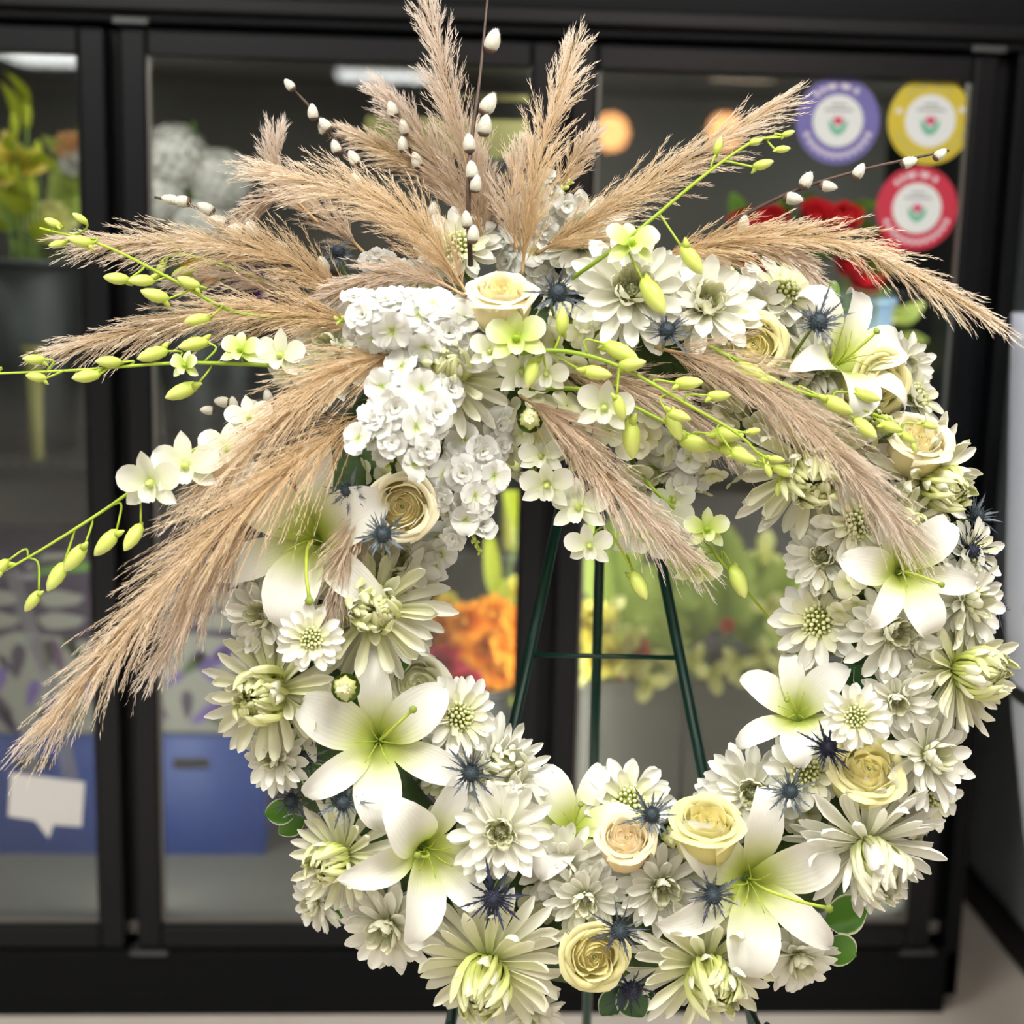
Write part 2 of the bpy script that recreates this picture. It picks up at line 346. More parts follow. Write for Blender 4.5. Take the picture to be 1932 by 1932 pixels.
# ------------------------------------------------------------------ flower builders (unit radius 1, facing +Z)
def U(a, b): return random.uniform(a, b)
def pool(name, n, fn, matl):
    out = []
    for i in range(n):
        V, Fc, T, Wd = fn(i); out.append(MB().add(V, Fc, T, Wd).mesh(name, matl))
    return out
R3 = lambda az, tilt, roll=0: Matrix.Rotation(az, 4, 'Z') @ Matrix.Rotation(-tilt, 4, 'Y') @ Matrix.Rotation(roll, 4, 'X')
def at(az, tilt, r0, z0, s=1.0, roll=0):
    m = R3(az, tilt, roll) @ Matrix.Scale(s, 4)
    m.translation = Vector((r0*math.cos(az), r0*math.sin(az), z0)); return m
def core(name, spec, matl, kind='spoon', mound=0):
    """joined tight petals: spec rows (n, L, W, e0, e1, r0, z0, cup)"""
    mb = MB()
    for (n, L, W, e0, e1, r0, z0, cup) in spec:
        off = U(0, 6)
        for i in range(n):
            V, Fc, T, Wd = petal(L*U(.92, 1.06), W, kind, e0+U(-6, 6), e1+U(-8, 8), cup, 5, 2)
            mb.add(xf(at(off+i*2*PI/n+U(-.1, .1), 0, r0, z0), V), Fc, T, Wd)
    if mound:
        V, Fc, T, Wd = lathe([(mound, .02), (mound*.8, .1), (mound*.4, .16), (.005, .18)], 10, False); mb.add(V, Fc, T*.6)
        for i in range(34):
            z = 1-i/34*.9; rr = math.sqrt(1-z*z); a = i*2.399; d = Vector((rr*math.cos(a), rr*math.sin(a), z)); V, Fc, T, Wd = petal(U(.13, .2), .03, 'spoon', 60, U(60, 130), .9, 3, 2)
            mb.add(xf(Matrix.Translation(d*mound*.8+Vector((0, 0, .03))) @ R3(a, .1), V), Fc, T, Wd)
    return mb.mesh(name, matl)
POOLS = {}
def P_(k, n, fn, matl):
    if k not in POOLS: POOLS[k] = pool(k.split('|')[0], n, fn, matl)
    return POOLS[k]
# big incurved (cremon) chrysanthemum
def big_whorls(white):
    mo, mm, mi = (M['wmum_out'], M['wmum_out'], M['wmum_in']) if white else (M['mum_out'], M['mum_mid'], M['mum_in'])
    k = 'w' if white else 'g'
    o = P_('outer_petal|'+k, 9, lambda i: petal(U(.84, 1.0), U(.075, .098), 'spoon', U(-12, 6), U(-34, 4), U(.6, 1.1), tip=U(0, 80) if i % 3 else U(-40, 0), side=U(-.1, .1)), mo)
    b = P_('middle_petal|'+k, 9, lambda i: petal(U(.76, .92), U(.07, .09), 'spoon', U(16, 28), U(-10, 18), U(.7, 1.2), tip=U(10, 90), side=U(-.12, .12)), mm)
    c = P_('inner_petal|'+k, 7, lambda i: petal(U(.66, .76), U(.075, .092), 'spoon', U(34, 44), U(60, 115), U(.8, 1.2), side=U(-.1, .1)), mm)
    d = P_('incurved_petal|'+k, 7, lambda i: petal(U(.8, .94), U(.05, .062), 'spoon', U(10, 26), U(128, 150), U(1.0, 1.5), side=U(.04, .14)), mi)
    return [(o, 17, .05, -.05, -6, 'petal'), (o, 16, .05, -.01, 6, 'petal'), (b, 17, .06, .03, 0, 'petal'), (c, 13, .08, .05, 0, 'petal'), (d, 22, .1, .02, 0, 'petal')]
CORES = {}
def dome(name, R, n):
    """button of small tubular florets"""
    mb = MB(); V, Fc, T, Wd = lathe([(R*.95, 0), (R*.85, R*.35), (R*.5, R*.6), (.01, R*.68)], 12, False); mb.add(V, Fc, np.zeros(len(V)))
    for i in range(n):
        z = 1-i/n*.92; rr = math.sqrt(1-z*z); a = i*2.399; d = Vector((rr*math.cos(a), rr*math.sin(a), z*.8)); k = U(.8, 1.15)
        V, Fc, T, Wd = lathe([(.022*k, 0), (.034*k, .05*k), (.04*k, .1*k), (.02*k, .125*k)], 5); mb.add(xf(frame2(d*R*.9, d+Vector((0, 0, .25)), 0, 1.0+.5*rr), V), Fc, T, Wd)
    return mb.mesh(name, M['floret'])
def core_of(kind):
    if kind in CORES: return CORES[kind]
    if kind == 'big': L = [core('center', [(21, .76, .045, 24, 138, .12, .04, 1.4), (18, .62, .04, 34, 134, .11, .06, 1.4), (15, .46, .034, 46, 128, .09, .1, 1.4), (10, .3, .028, 62, 115, .06, .12, 1.3)], M['mum_core']) for _ in range(3)]
    if kind == 'bigw': L = [core('center', [(16, .66, .06, 28, 145, .1, .05, 1.3), (14, .52, .05, 40, 135, .09, .08, 1.3), (9, .36, .04, 60, 120, .05, .1, 1.2)], M['mum_in']) for _ in range(2)]
    if kind == 'deco': L = [core('center', [(13, .36, .06, 42, 70, .12, .06, .9), (11, .3, .05, 50, 80, .12, .08, .9)], M['wmum_in'], mound=.15) for _ in range(3)]
    if kind == 'daisy': L = [dome('center', .27, 52) for _ in range(3)]
    if kind == 'button': L = [core('center', [(13, 1.7, .2, 5, 165, .12, -.7, .9), (11, 1.5, .18, 20, 165, .1, -.6, .9), (8, 1.2, .15, 40, 150, .06, -.45, .9)], M['mum_in']) for _ in range(2)]
    CORES[kind] = L; return L
def deco_whorls():
    o = P_('petal|deco', 8, lambda i: petal(U(.86, 1), U(.115, .15), 'strap', U(-2, 10), U(-18, 12), U(.3, .7), tip=U(-20, 40), side=U(-.06, .06)), M['wmum_out'])
    b = P_('petal|deco2', 6, lambda i: petal(U(.68, .82), U(.12, .15), 'strap', U(20, 32), U(10, 32), U(.4, .8), tip=U(0, 50)), M['wmum_out'])
    c = P_('petal|deco3', 6, lambda i: petal(U(.5, .6), U(.1, .13), 'strap', U(40, 55), U(50, 95), U(.5, 1), tip=U(0, 40)), M['wmum_in'])
    return [(o, 15, .05, -.04, -6, 'petal'), (o, 13, .05, 0, 8, 'petal'), (b, 14, .06, .03, 0, 'petal'), (c, 12, .08, .05, 0, 'petal')]
def daisy_whorls():
    o = P_('petal|daisy', 8, lambda i: petal(U(.84, 1), U(.14, .18), 'strap', U(0, 14), U(-16, 10), U(.3, .7), tip=U(-25, 25), side=U(-.05, .05)), M['wmum_out'])
    b = P_('petal|daisy2', 6, lambda i: petal(U(.6, .75), U(.11, .14), 'strap', U(20, 35), U(5, 30), U(.4, .8), tip=U(0, 40)), M['mum_mid'])
    return [(o, 13, .08, -.02, 0, 'petal'), (o, 11, .08, .02, 10, 'petal'), (b, 10, .1, .05, 0, 'petal')]
def spiky_whorls():
    o = P_('petal|spiky', 8, lambda i: petal(U(.86, 1), U(.07, .1), 'point', U(0, 12), U(-12, 12), U(.5, 1), tip=U(-10, 30)), M['wmum_out'])
    b = P_('petal|spiky2', 6, lambda i: petal(U(.66, .8), U(.065, .085), 'point', U(24, 36), U(16, 40), U(.5, 1)), M['wmum_out'])
    c = P_('petal|spiky3', 6, lambda i: petal(U(.46, .56), U(.06, .07), 'point', U(50, 62), U(60, 95), U(.5, 1)), M['wmum_in'])
    return [(o, 18, .04, -.03, -4, 'petal'), (o, 16, .04, 0, 12, 'petal'), (b, 16, .05, .03, 0, 'petal'), (c, 14, .05, .06, 0, 'petal')]
MUM = {'big': (lambda: big_whorls(False), 'big'), 'bigw': (lambda: big_whorls(True), 'bigw'), 'deco': (deco_whorls, 'deco'),
       'daisy': (daisy_whorls, 'daisy'), 'spiky': (spiky_whorls, 'deco'), 'button': (lambda: [], 'button')}
def clock(x, y):
    a = math.degrees(math.atan2(x-RC[0], -(y-RC[1]))) % 360; hh = round(a/15)/2
    n = int(hh) % 12; n12 = 12 if n == 0 else n
    names = 'twelve one two three four five six seven eight nine ten eleven'.split()
    nm = names[n]
    return ('half past ' + nm) if hh % 1 else nm + " o'clock"
def stem_to_ring(root, M0, s, r=.0022, back=.03, target=None, mtl=None):
    """stem from the head's back to the foam ring, in the root's local space"""
    p0 = M0.translation; ax = (M0.to_3x3() @ Vector((0, 0, 1))).normalized()
    if target is None:
        x, y = 966+F*(p0-CAM).dot(CR)/(-(p0-CAM).dot(CN)), 966-F*(p0-CAM).dot(CU)/(-(p0-CAM).dot(CN))
        dx, dy = x-RC[0], y-RC[1]; q = max(1, math.hypot(dx, dy)); target = P(RC[0]+dx/q*RC[2], RC[1]+dy/q*RC[2], .0)
    pts = curve_pts([p0-ax*.002, p0-ax*back, target], 6); inv = M0.inverted()
    V, Fc, T, Wd = tube([inv @ p for p in pts], r/s, 5)
    obj('stem', MB().add(V, Fc, T, Wd).mesh('stem', mtl or M['stem']), root)
def place(x, y, d, face=None, h=None, lift=0):
    hh, s, rad = ringpos(x, y)
    if h is None: h = hh + lift
    if face is None: ax = rad*(s*.75) + CN*math.sqrt(max(.15, 1-.7*s*s)) + CU*.12
    else: ax = CR*face[0] + CU*face[1] + CN*math.sqrt(max(.02, 1-face[0]**2-face[1]**2))
    return P(x, y, h), ax.normalized(), d/2*px(h)
def mum(kind, x, y, d, desc, face=None, h=None, lift=0, jit=.09):
    pos, ax, r = place(x, y, d*1.16 if kind != 'button' else d*1.3, face, h, lift); M0 = frame(pos, ax, U(0, 6.28), r)
    where = 'at ' + clock(x, y) + ' on the wreath'
    root = empty('chrysanthemum', M0, desc if len(desc.split()) > 9 else desc + ' ' + where, 'flower', 'chrysanthemums in the wreath')
    wh, ck = MUM[kind]
    for (pl, n, r0, z0, tilt, nm) in wh():
        off = U(0, 6.28)
        for i in range(n):
            obj(nm, random.choice(pl), root, at(off+i*2*PI/n+U(-jit, jit), math.radians(tilt+U(-6, 6)), r0, z0, U(.92, 1.05), U(-.25, .25)))
    obj('center', random.choice(core_of(ck)), root, Matrix.Rotation(U(0, 6), 4, 'Z'))
    if kind == 'button':
        V, Fc, T, Wd = lathe([(.15, -.95), (.4, -.85), (.58, -.62), (.62, -.45)], 12, False)
        obj('calyx', MB().add(V, Fc, T, Wd).mesh('calyx', M['stem']), root)
    stem_to_ring(root, M0, r); return root

# ---- lily
def lily_petals(narrow, i):
    W = U(.22, .26) if narrow else U(.33, .38)
    return petal(U(1.62, 1.74), W*1.04, 'lily', U(62, 68), U(-24, 0), U(.2, .34), 10, 6, tip=U(-100, -30), p=1.15, ruf=.012, seed=i*2.1, side=U(-.05, .05))
def lily(x, y, d, desc, face, h=None, lift=.03, spin=0, open_=0, pist=(0, 0)):
    pos, ax, r = place(x, y, d, face, h, lift); M0 = frame(pos, ax, math.radians(spin), r)
    root = empty('lily', M0, desc, 'flower', 'white lilies in the wreath')
    wide = P_('petal|lilyw', 6, lambda i: lily_petals(False, i), M['lily']); nar = P_('petal|lilyn', 6, lambda i: lily_petals(True, i), M['lily'])
    for i in range(6):
        pl = nar if i % 2 else wide
        obj('petal', random.choice(pl), root, at(i*PI/3+U(-.08, .08), math.radians(open_+U(-7, 7)+(-4 if i % 2 else 0)), .05, -.72 - (.03 if i % 2 else 0), U(.95, 1.05), U(-.12, .12)))
    bend = Vector((pist[0], pist[1], 0))
    pts = curve_pts([Vector((0, 0, -.7)), Vector((0, 0, -.2))+bend*.15, Vector((0, 0, .12))+bend*.6, Vector((0, 0, .2))+bend], 8)
    V, Fc, T, Wd = tube(pts, [.022]*8+[.03], 6); pi = obj('pistil', MB().add(V, Fc, T, Wd).mesh('pistil', M['lilyp']), root)
    V, Fc, T, Wd = lathe([(.02, -.03), (.055, 0), (.06, .03), (.03, .05)], 7); sg = obj('stigma', MB().add(V, Fc, np.ones(len(V)), Wd).mesh('stigma', M['lilyp']), pi, Matrix.Translation(pts[-1]))
    for i in range(6):
        a = i*PI/3+.4; c = Vector((math.cos(a), math.sin(a), 0))
        V, Fc, T, Wd = tube(curve_pts([Vector((0, 0, -.68)), c*.1+Vector((0, 0, -.3)), c*U(.26, .36)+Vector((0, 0, U(-.08, .03)))], 5), [.014, .013, .012, .01, .008, .006], 4)
        obj('filament', MB().add(V, Fc, T, Wd).mesh('filament', M['lilyp']), root)
    M1 = M0.copy(); M1.translation = pos-ax*r*.72; V, Fc, T, Wd = lathe([(.03, -.85), (.06, -.78), (.09, -.7)], 8); obj('receptacle', MB().add(V, Fc, T, Wd).mesh('receptacle', M['stem']), root)
    return root

# ---- rose: unit bloom radius, bowl of overlapping petals, opening at z=0
def rose_petal(az, hw, prf, tuck, nl=7, nw=8, wav=.03, seed=0, point=.06):
    """prf: (radius, z) from base to rim; one edge tucks under its neighbour"""
    zs = np.array(prf); s = np.linspace(0, 1, nl+1); rr = np.interp(s, np.linspace(0, 1, len(zs)), zs[:, 0]); zz = np.interp(s, np.linspace(0, 1, len(zs)), zs[:, 1])
    V = []; T = []; Wd = []
    for i in range(nl+1):
        wsc = .5+.5*math.sin(min(1, s[i]/.6)*PI/2); top = s[i]**4
        for j in range(nw+1):
            v = -1+2*j/nw; a = az+v*hw*wsc
            z = zz[i] - .26*abs(v)**2.5*top + point*(1-abs(v))*top + wav*math.sin(seed*2+v*4)*top
            r = rr[i]*(1-tuck*(v+1)/2) + wav*1.2*math.sin(seed+v*5)*s[i]**2 + (.05*(1-abs(v)) - .05*abs(v))*top
            V.append((r*math.cos(a), r*math.sin(a), z)); T.append(s[i]); Wd.append(abs(v))
    Fc = [(i*(nw+1)+j, i*(nw+1)+j+1, (i+1)*(nw+1)+j+1, (i+1)*(nw+1)+j) for i in range(nl) for j in range(nw)]
    return np.array(V), Fc, np.array(T), np.array(Wd)
ROSES = {}
def rose_set(key):
    if key in ROSES: return ROSES[key]
    mt = M['rose_'+key]; out = []
    rings = [(4, 1.0, 1.16, -.06, 1.05, .12), (4, .88, .98, .02, 1.05, .14), (4, .74, .76, .06, 1.0, .2), (3, .58, .56, .06, 1.2, .24), (3, .44, .4, .04, 1.2, .26), (3, .31, .26, .02, 1.25, .3)]
    for q, (n, R, rim, up, hw, tk) in enumerate(rings):
        for i in range(n):
            az = i*2*PI/n + q*.8 + U(-.12, .12)
            if q < 2: pr = [(.12, -1.6), (.55*R, -1.48), (.86*R, -1.1), (R, -.62), (R*.96, -.22), (R*.95, up-.02), (rim*.99, up+.03), (rim*1.04, up-.03)]
            else: pr = [(.1, -1.5), (.5*R, -1.3), (.85*R, -.95), (R*1.02, -.55), (R, -.2), (R*.94, up-.05), (rim, up+.04)]
            V, Fc, T, Wd = rose_petal(az, hw, pr, tk, seed=U(0, 6), wav=.03 if q < 3 else .02, point=U(.02, .1))
            out.append(MB().add(V, Fc, T, Wd).mesh('petal', mt if q < 3 else M['heart_'+key]))
    mb = MB(); n = 46; V = []; T = []           # tight spiral heart
    for i in range(n):
        a = i*.42; r = .015+.0046*i
        for z in (-.8, -.3, .0+.035*math.sin(i*1.1)): V.append((r*math.cos(a), r*math.sin(a), z - .0*r)); T.append(.2+.7*(z > -.1))
    Fc = [(3*i+k, 3*i+k+1, 3*i+k+4, 3*i+k+3) for i in range(n-1) for k in range(2)]
    mb.add(np.array(V), Fc, np.array(T)); V, Fc, T, Wd = lathe([(.86, -.5), (.6, -.3), (.4, -.2), (.2, -.14), (.06, -.1), (.005, -.08)], 14, False); mb.add(V, Fc, T*.3+.5)
    heart = mb.mesh('heart', M['heart_'+key])
    ROSES[key] = (out, heart); return ROSES[key]
def sepals(root, z, n=5, L=.7, W=.16):
    pl = P_('sepal|', 3, lambda i: petal(L, W, 'point', -20, U(-60, 60), .4, 4, 2), M['stem'])
    for i in range(n): obj('sepal', random.choice(pl), root, at(i*2*PI/n, 0, .1, z))
def rose(key, x, y, d, desc, face, h=None, lift=.03, spin=None, name='rose', grp='roses in the wreath'):
    pos, ax, r = place(x, y, d, face, h, lift); M0 = frame(pos, ax, U(0, 6) if spin is None else spin, r)
    root = empty(name, M0, desc, 'flower', grp); pet, heart = rose_set(key)
    for me in pet: obj('petal', me, root, Matrix.Rotation(U(-.05, .05), 4, 'Z'))
    obj('heart', heart, root); sepals(root, -1.6)
    M1 = M0.copy(); stem_to_ring(root, M0, r, back=r*1.7); return root

# ---- sea holly (eryngium)
def bract_mesh(L, W, curve, matl):
    mb = MB(); V, Fc, T, Wd = petal(L, W, 'point', curve, curve*.3, .5, 6, 2, tip=U(-20, 20)); mb.add(V, Fc, T, Wd)
    for k in range(3):               # teeth along the edge
        t = .3+.2*k; i = 1+k
        for s in (-1, 1):
            b = V[i*3+(0 if s < 0 else 2)]
            mb.add(np.array([b+(-.03, 0, 0), b+(.03, 0, 0), b+(.1, s*.05, .02)]), [(0, 1, 2)], t)
    return mb.mesh('bract', matl)
def holly(x, y, d, desc, face=None, h=None, lift=.045, tone='', n=14):
    pos, ax, r = place(x, y, d, face, h, lift); M0 = frame(pos, ax, U(0, 6), r)
    root = empty('sea_holly', M0, desc if len(desc.split()) > 8 else desc+' at '+clock(x, y)+' on the wreath', 'flower', 'sea hollies in the wreath')
    mt = M[{'': 'thi', 'g': 'thig', 'd': 'thd'}[tone]]; k = 'bract|'+tone
    if k not in POOLS: POOLS[k] = [bract_mesh(U(.75, 1.0), U(.026, .042), U(0, 45), mt) for _ in range(8)]
    off = U(0, 6)
    for i in range(n): obj('bract', random.choice(POOLS[k]), root, at(off+i*2*PI/n+U(-.2, .2), math.radians(U(-18, 30)), .1, 0, U(.6, 1.1), U(-.4, .4)))
    hk = 'head|'+tone
    if hk not in POOLS:
        mb = MB(); V, Fc, T, Wd = lathe([(.05, -.12), (.17, -.05), (.21, .08), (.19, .22), (.12, .32), (.03, .36)], 14); mb.add(V, Fc)
        for i in range(90):          # little flower points over the cone
            z = i/90; a = i*2.4; rr = .21*math.sqrt(max(.05, 1-(z-.3)**2/.6)); c = np.array([rr*math.cos(a), rr*math.sin(a), -.04+.4*z])
            nrm = np.array([c[0], c[1], (z-.35)*.25]); nrm /= np.linalg.norm(nrm); tq = np.array([-math.sin(a), math.cos(a), 0])*.022
            mb.add(np.array([c-tq, c+tq, c+np.array([0, 0, .03]), c+nrm*.07]), [(0, 1, 3), (1, 2, 3), (2, 0, 3)])
        POOLS[hk] = [mb.mesh('head', M['thhd' if tone == 'd' else 'thh'], False)]
        mb = MB()
        for i in range(34):
            V, Fc, T, Wd = petal(U(.3, .6), .016, 'point', U(0, 60), U(0, 40), .3, 3, 1); mb.add(xf(at(U(0, 6.28), math.radians(U(-20, 40)), .12, U(-.08, .06)), V), Fc, T, Wd)
        POOLS['spines|'+tone] = [mb.mesh('spines', mt)]
    obj('head', POOLS[hk][0], root); obj('spines', POOLS['spines|'+tone][0], root)
    stem_to_ring(root, M0, r, .0016); return root

# ---- stock and hydrangea florets
def floret_mesh(np_, W, ruf, dbl, matl, name='floret'):
    mb = MB()
    for q, (n, k, e0, e1) in enumerate(((np_, 1.0, 15, -10), (5, .62, 72, -12), (3, .36, 84, 20)) if dbl else ((np_, 1.0, 25, -5),)):
        for i in range(n):
            V, Fc, T, Wd = petal(U(.85, 1)*k, W*k*(1 if q == 0 else 1.1), 'round', e0+U(-10, 10), e1+U(-20, 20), .2, 5, 4, ruf=ruf, seed=U(0, 6), tip=U(-40, 25))
            mb.add(xf(at(i*2*PI/n+q*.6+U(-.2, .2), 0, .03, .03*q), V), Fc, T, Wd)
    return mb.mesh(name, matl)
def FL(k):
    if k not in POOLS:
        if k == 'stock': POOLS[k] = [floret_mesh(4 + i % 2, .6, .14, i % 2 == 0, M['stock']) for i in range(8)]
        if k == 'hyd': POOLS[k] = [floret_mesh(4, .52, .03, False, M['hyd']) for i in range(5)]
    return POOLS[k]
def pedicel(p0, p1, inv, r): 
    return tube([inv @ p0, inv @ ((p0+p1)/2+CU*.002), inv @ p1], r, 4)
def stock(pts, n, spread, fl, desc, tipbuds=8, h=.1, seed=0, skip0=.0):
    """stock stem along px points (x,y,h); n florets of fl px around it"""
    w = [P(*p) for p in pts]; base = w[0]; M0 = Matrix.Translation(base)
    root = empty('stock_stem', M0, desc, 'flower', 'white stock stems'); inv = M0.inverted()
    cv = curve_pts(w, 14); V, Fc, T, Wd = tube([inv @ p for p in cv], [.0032-.0016*i/14 for i in range(15)], 6)
    obj('stem', MB().add(V, Fc, T, Wd).mesh('stem', M['ostem']), root)
    for i in range(n):
        t = skip0+(1-skip0)*(i+.5)/n; p = cv[min(14, int(t*14*.93))]; d = (cv[min(14, int(t*13)+1)]-cv[max(0, int(t*13)-1)]).normalized()
        s1 = d.cross(CN).normalized(); a = i*2.399
        off = (s1*math.cos(a) + CN*(.55+.45*math.sin(a)))*spread*px(.1)*U(.75, 1.05)
        q = p+off; ax = (off.normalized()*.8+CN*.6+CU*U(-.3, .4)+CR*U(-.4, .4)).normalized(); r = fl/2*1.5*px(.1)*U(.8, 1.12)*(1-.3*t)
        o = obj('floret', random.choice(FL('stock')), root, inv @ frame(q, ax, U(0, 6), r))
        V, Fc, T, Wd = pedicel(p, q, inv, .0009); obj('pedicel', MB().add(V, Fc, T, Wd).mesh('pedicel', M['ostem']), root)
    tipd = (cv[-1]-cv[-3]).normalized(); pl = P_('bud|stock', 3, lambda i: lathe([(.05, 0), (.3, .25), (.34, .6), (.2, .95), (.03, 1.1)], 7), M['bud'])
    for i in range(tipbuds):
        a = i*2.4; s1 = tipd.cross(CN).normalized(); ax = (tipd*1.0+s1*math.cos(a)*.9+CN*math.sin(a)*.7).normalized()
        obj('bud', random.choice(pl), root, inv @ frame(cv[-1]-tipd*.006*(i/2), ax, 0, U(8, 15)*px(.1)))
    return root
def hydrangea(x, y, d, desc, n=22, fl=38, face=None, h=None, lift=-.02):
    pos, ax, r = place(x, y, d, face, h, lift); M0 = frame(pos, ax, U(0, 6), 1.0)
    root = empty('hydrangea', M0, desc if len(desc.split()) > 8 else desc+' at '+clock(x, y)+' on the wreath', 'flower', 'hydrangea heads in the wreath')
    for i in range(n):
        z = 1-i/n*1.15; rr = math.sqrt(max(0, 1-z*z)); a = i*2.399+U(-.2, .2); q = Vector((rr*math.cos(a), rr*math.sin(a), z*.75))
        obj('floret', random.choice(FL('hyd')), root, frame2(q*r, q, U(0, 6), fl/2*1.25*px(.08)*U(.85, 1.15)))
    V, Fc, T, Wd = lathe([(r*.05, -r*.9), (r*.2, -r*.5), (r*.4, -r*.1), (r*.25, r*.2), (.001, r*.3)], 10); obj('truss', MB().add(V, Fc, T, Wd).mesh('truss', M['ostem']), root)
    stem_to_ring(root, M0, 1.0); return root
def frame2(pos, axis, spin, s):
    z = axis.normalized(); x = z.orthogonal().normalized(); y = z.cross(x)
    m = Matrix((x, y, z)).transposed().to_4x4() @ Matrix.Rotation(spin, 4, 'Z') @ Matrix.Scale(s, 4); m.translation = pos; return m

# ---- orchid spray
def orchid_parts():
    if 'oseg' in POOLS: return
    POOLS['oseg'] = [MB().add(*petal(U(.9, 1), .26, 'point', U(0, 20), U(-25, 10), .3, 6, 4, tip=U(-40, 20))).mesh('sepal', M['orch']) for _ in range(4)]
    POOLS['opet'] = [MB().add(*petal(U(.95, 1.05), .42, 'round', U(5, 20), U(-15, 15), .15, 6, 4, ruf=.03, seed=i, tip=U(-30, 10))).mesh('petal', M['orch']) for i in range(4)]
    POOLS['osegg'] = [MB().add(*petal(U(.9, 1), .26, 'point', U(0, 20), U(-25, 10), .3, 6, 4, tip=U(-40, 20))).mesh('sepal', M['orchg']) for _ in range(4)]
    POOLS['opetg'] = [MB().add(*petal(U(.95, 1.05), .4, 'round', U(5, 20), U(-15, 15), .15, 6, 4, ruf=.03, seed=i, tip=U(-30, 10))).mesh('petal', M['orchg']) for i in range(4)]
    for k in ('orch', 'orchg'):
        mb = MB(); V, Fc, T, Wd = petal(.6, .28, 'round', 55, 5, 1.1, 6, 4, tip=-30); mb.add(V, Fc, T, Wd)
        V, Fc, T, Wd = lathe([(.1, -.15), (.13, .05), (.1, .22), (.03, .3)], 8); mb.add(V, Fc, np.zeros(len(V))); POOLS['lip|'+k] = [mb.mesh('blossom', M[k])]
    mb = MB(); V, Fc, T, Wd = lathe([(.04, 0), (.16, .1), (.24, .35), (.235, .6), (.16, .85), (.05, 1.0), (.01, 1.03)], 10); V[:, 0] += .1*V[:, 2]**2; mb.add(V, Fc, T, Wd)
    V, Fc, T, Wd = tube([(-.08, 0, .16), (-.2, 0, .05), (-.3, 0, -.08)], [.13, .1, .03], 7); mb.add(V, Fc, T*.3, Wd); POOLS['obud'] = [mb.mesh('bud', M['bud'])]
def orchid(pts, buds, blossoms, desc, stemr=(.0024, .001)):
    """pts px (x,y,h); buds: (t, dx, dy, size px, rotdeg of the bud's tip direction in the picture plane); blossoms: (x,y,h,size,(fx,fy),green?)"""
    orchid_parts(); w = [P(*p) for p in pts]; M0 = Matrix.Translation(w[0]); inv = M0.inverted()
    root = empty('orchid_spray', M0, desc, 'flower', 'orchid sprays'); cv = curve_pts(w, 24)
    V, Fc, T, Wd = tube([inv @ p for p in cv], [stemr[0]+(stemr[1]-stemr[0])*i/24 for i in range(25)], 7); obj('stem', MB().add(V, Fc, T, Wd).mesh('stem', M['ostem']), root)
    for (t, dx, dy, sz, rd) in buds:
        p = cv[int(t*24)]; sc_ = px(.1); q = p + CR*dx*sc_ - CU*dy*sc_ + CN*U(-4, 10)*sc_
        a = math.radians(rd); ax = (CR*math.cos(a)+CU*math.sin(a)+CN*U(-.15, .35)).normalized()
        Mb = frame(q, ax, U(0, 6.28), sz*sc_); b = obj('bud', POOLS['obud'][0], root, inv @ Mb)
        ib = Mb.inverted(); mid = (p+q)/2 - ax*sz*sc_*.35 + CU*6*sc_
        V, Fc, T, Wd = tube([ib @ c for c in curve_pts([p, mid, q+ax*sz*sc_*.03], 7)], .0011/(sz*sc_), 5); obj('pedicel', MB().add(V, Fc, T, Wd).mesh('pedicel', M['ostem']), b)
    for (x, y, h, sz, fc, g) in blossoms:
        q = P(x, y, h); ax = CR*fc[0]+CU*fc[1]+CN*math.sqrt(max(.02, 1-fc[0]**2-fc[1]**2)); r = sz/2*px(h); k = 'orchg' if g else 'orch'
        ref = (CU-ax.normalized()*CU.dot(ax.normalized())).normalized(); z = ax.normalized(); xx = ref; yy = z.cross(xx)
        Mb = Matrix((xx, yy, z)).transposed().to_4x4() @ Matrix.Rotation(U(-.3, .3), 4, 'Z') @ Matrix.Scale(r, 4); Mb.translation = q
        b = obj('blossom', POOLS['lip|'+k][0], root, inv @ Mb @ Matrix.Rotation(PI, 4, 'Z'))
        for i, az in enumerate((180, 180+125, 180-125)): obj('sepal', random.choice(POOLS['oseg'+('g' if g else '')]), b, at(math.radians(az+U(-10, 10)), math.radians(U(-10, 12)), .06, -.03))
        for az in (180-68, 180+68): obj('petal', random.choice(POOLS['opet'+('g' if g else '')]), b, at(math.radians(az+U(-8, 8)), math.radians(U(-5, 18)), .06, 0))
        j = min(range(25), key=lambda i: (cv[i]-q).length); ib = Mb @ Matrix.Rotation(PI, 4, 'Z'); ib.invert()
        V, Fc, T, Wd = tube([ib @ c for c in curve_pts([cv[j], (cv[j]+q)/2+CU*.006, q-z*r*.12], 6)], .0011/r, 5); obj('pedicel', MB().add(V, Fc, T, Wd).mesh('pedicel', M['ostem']), b)
    return root

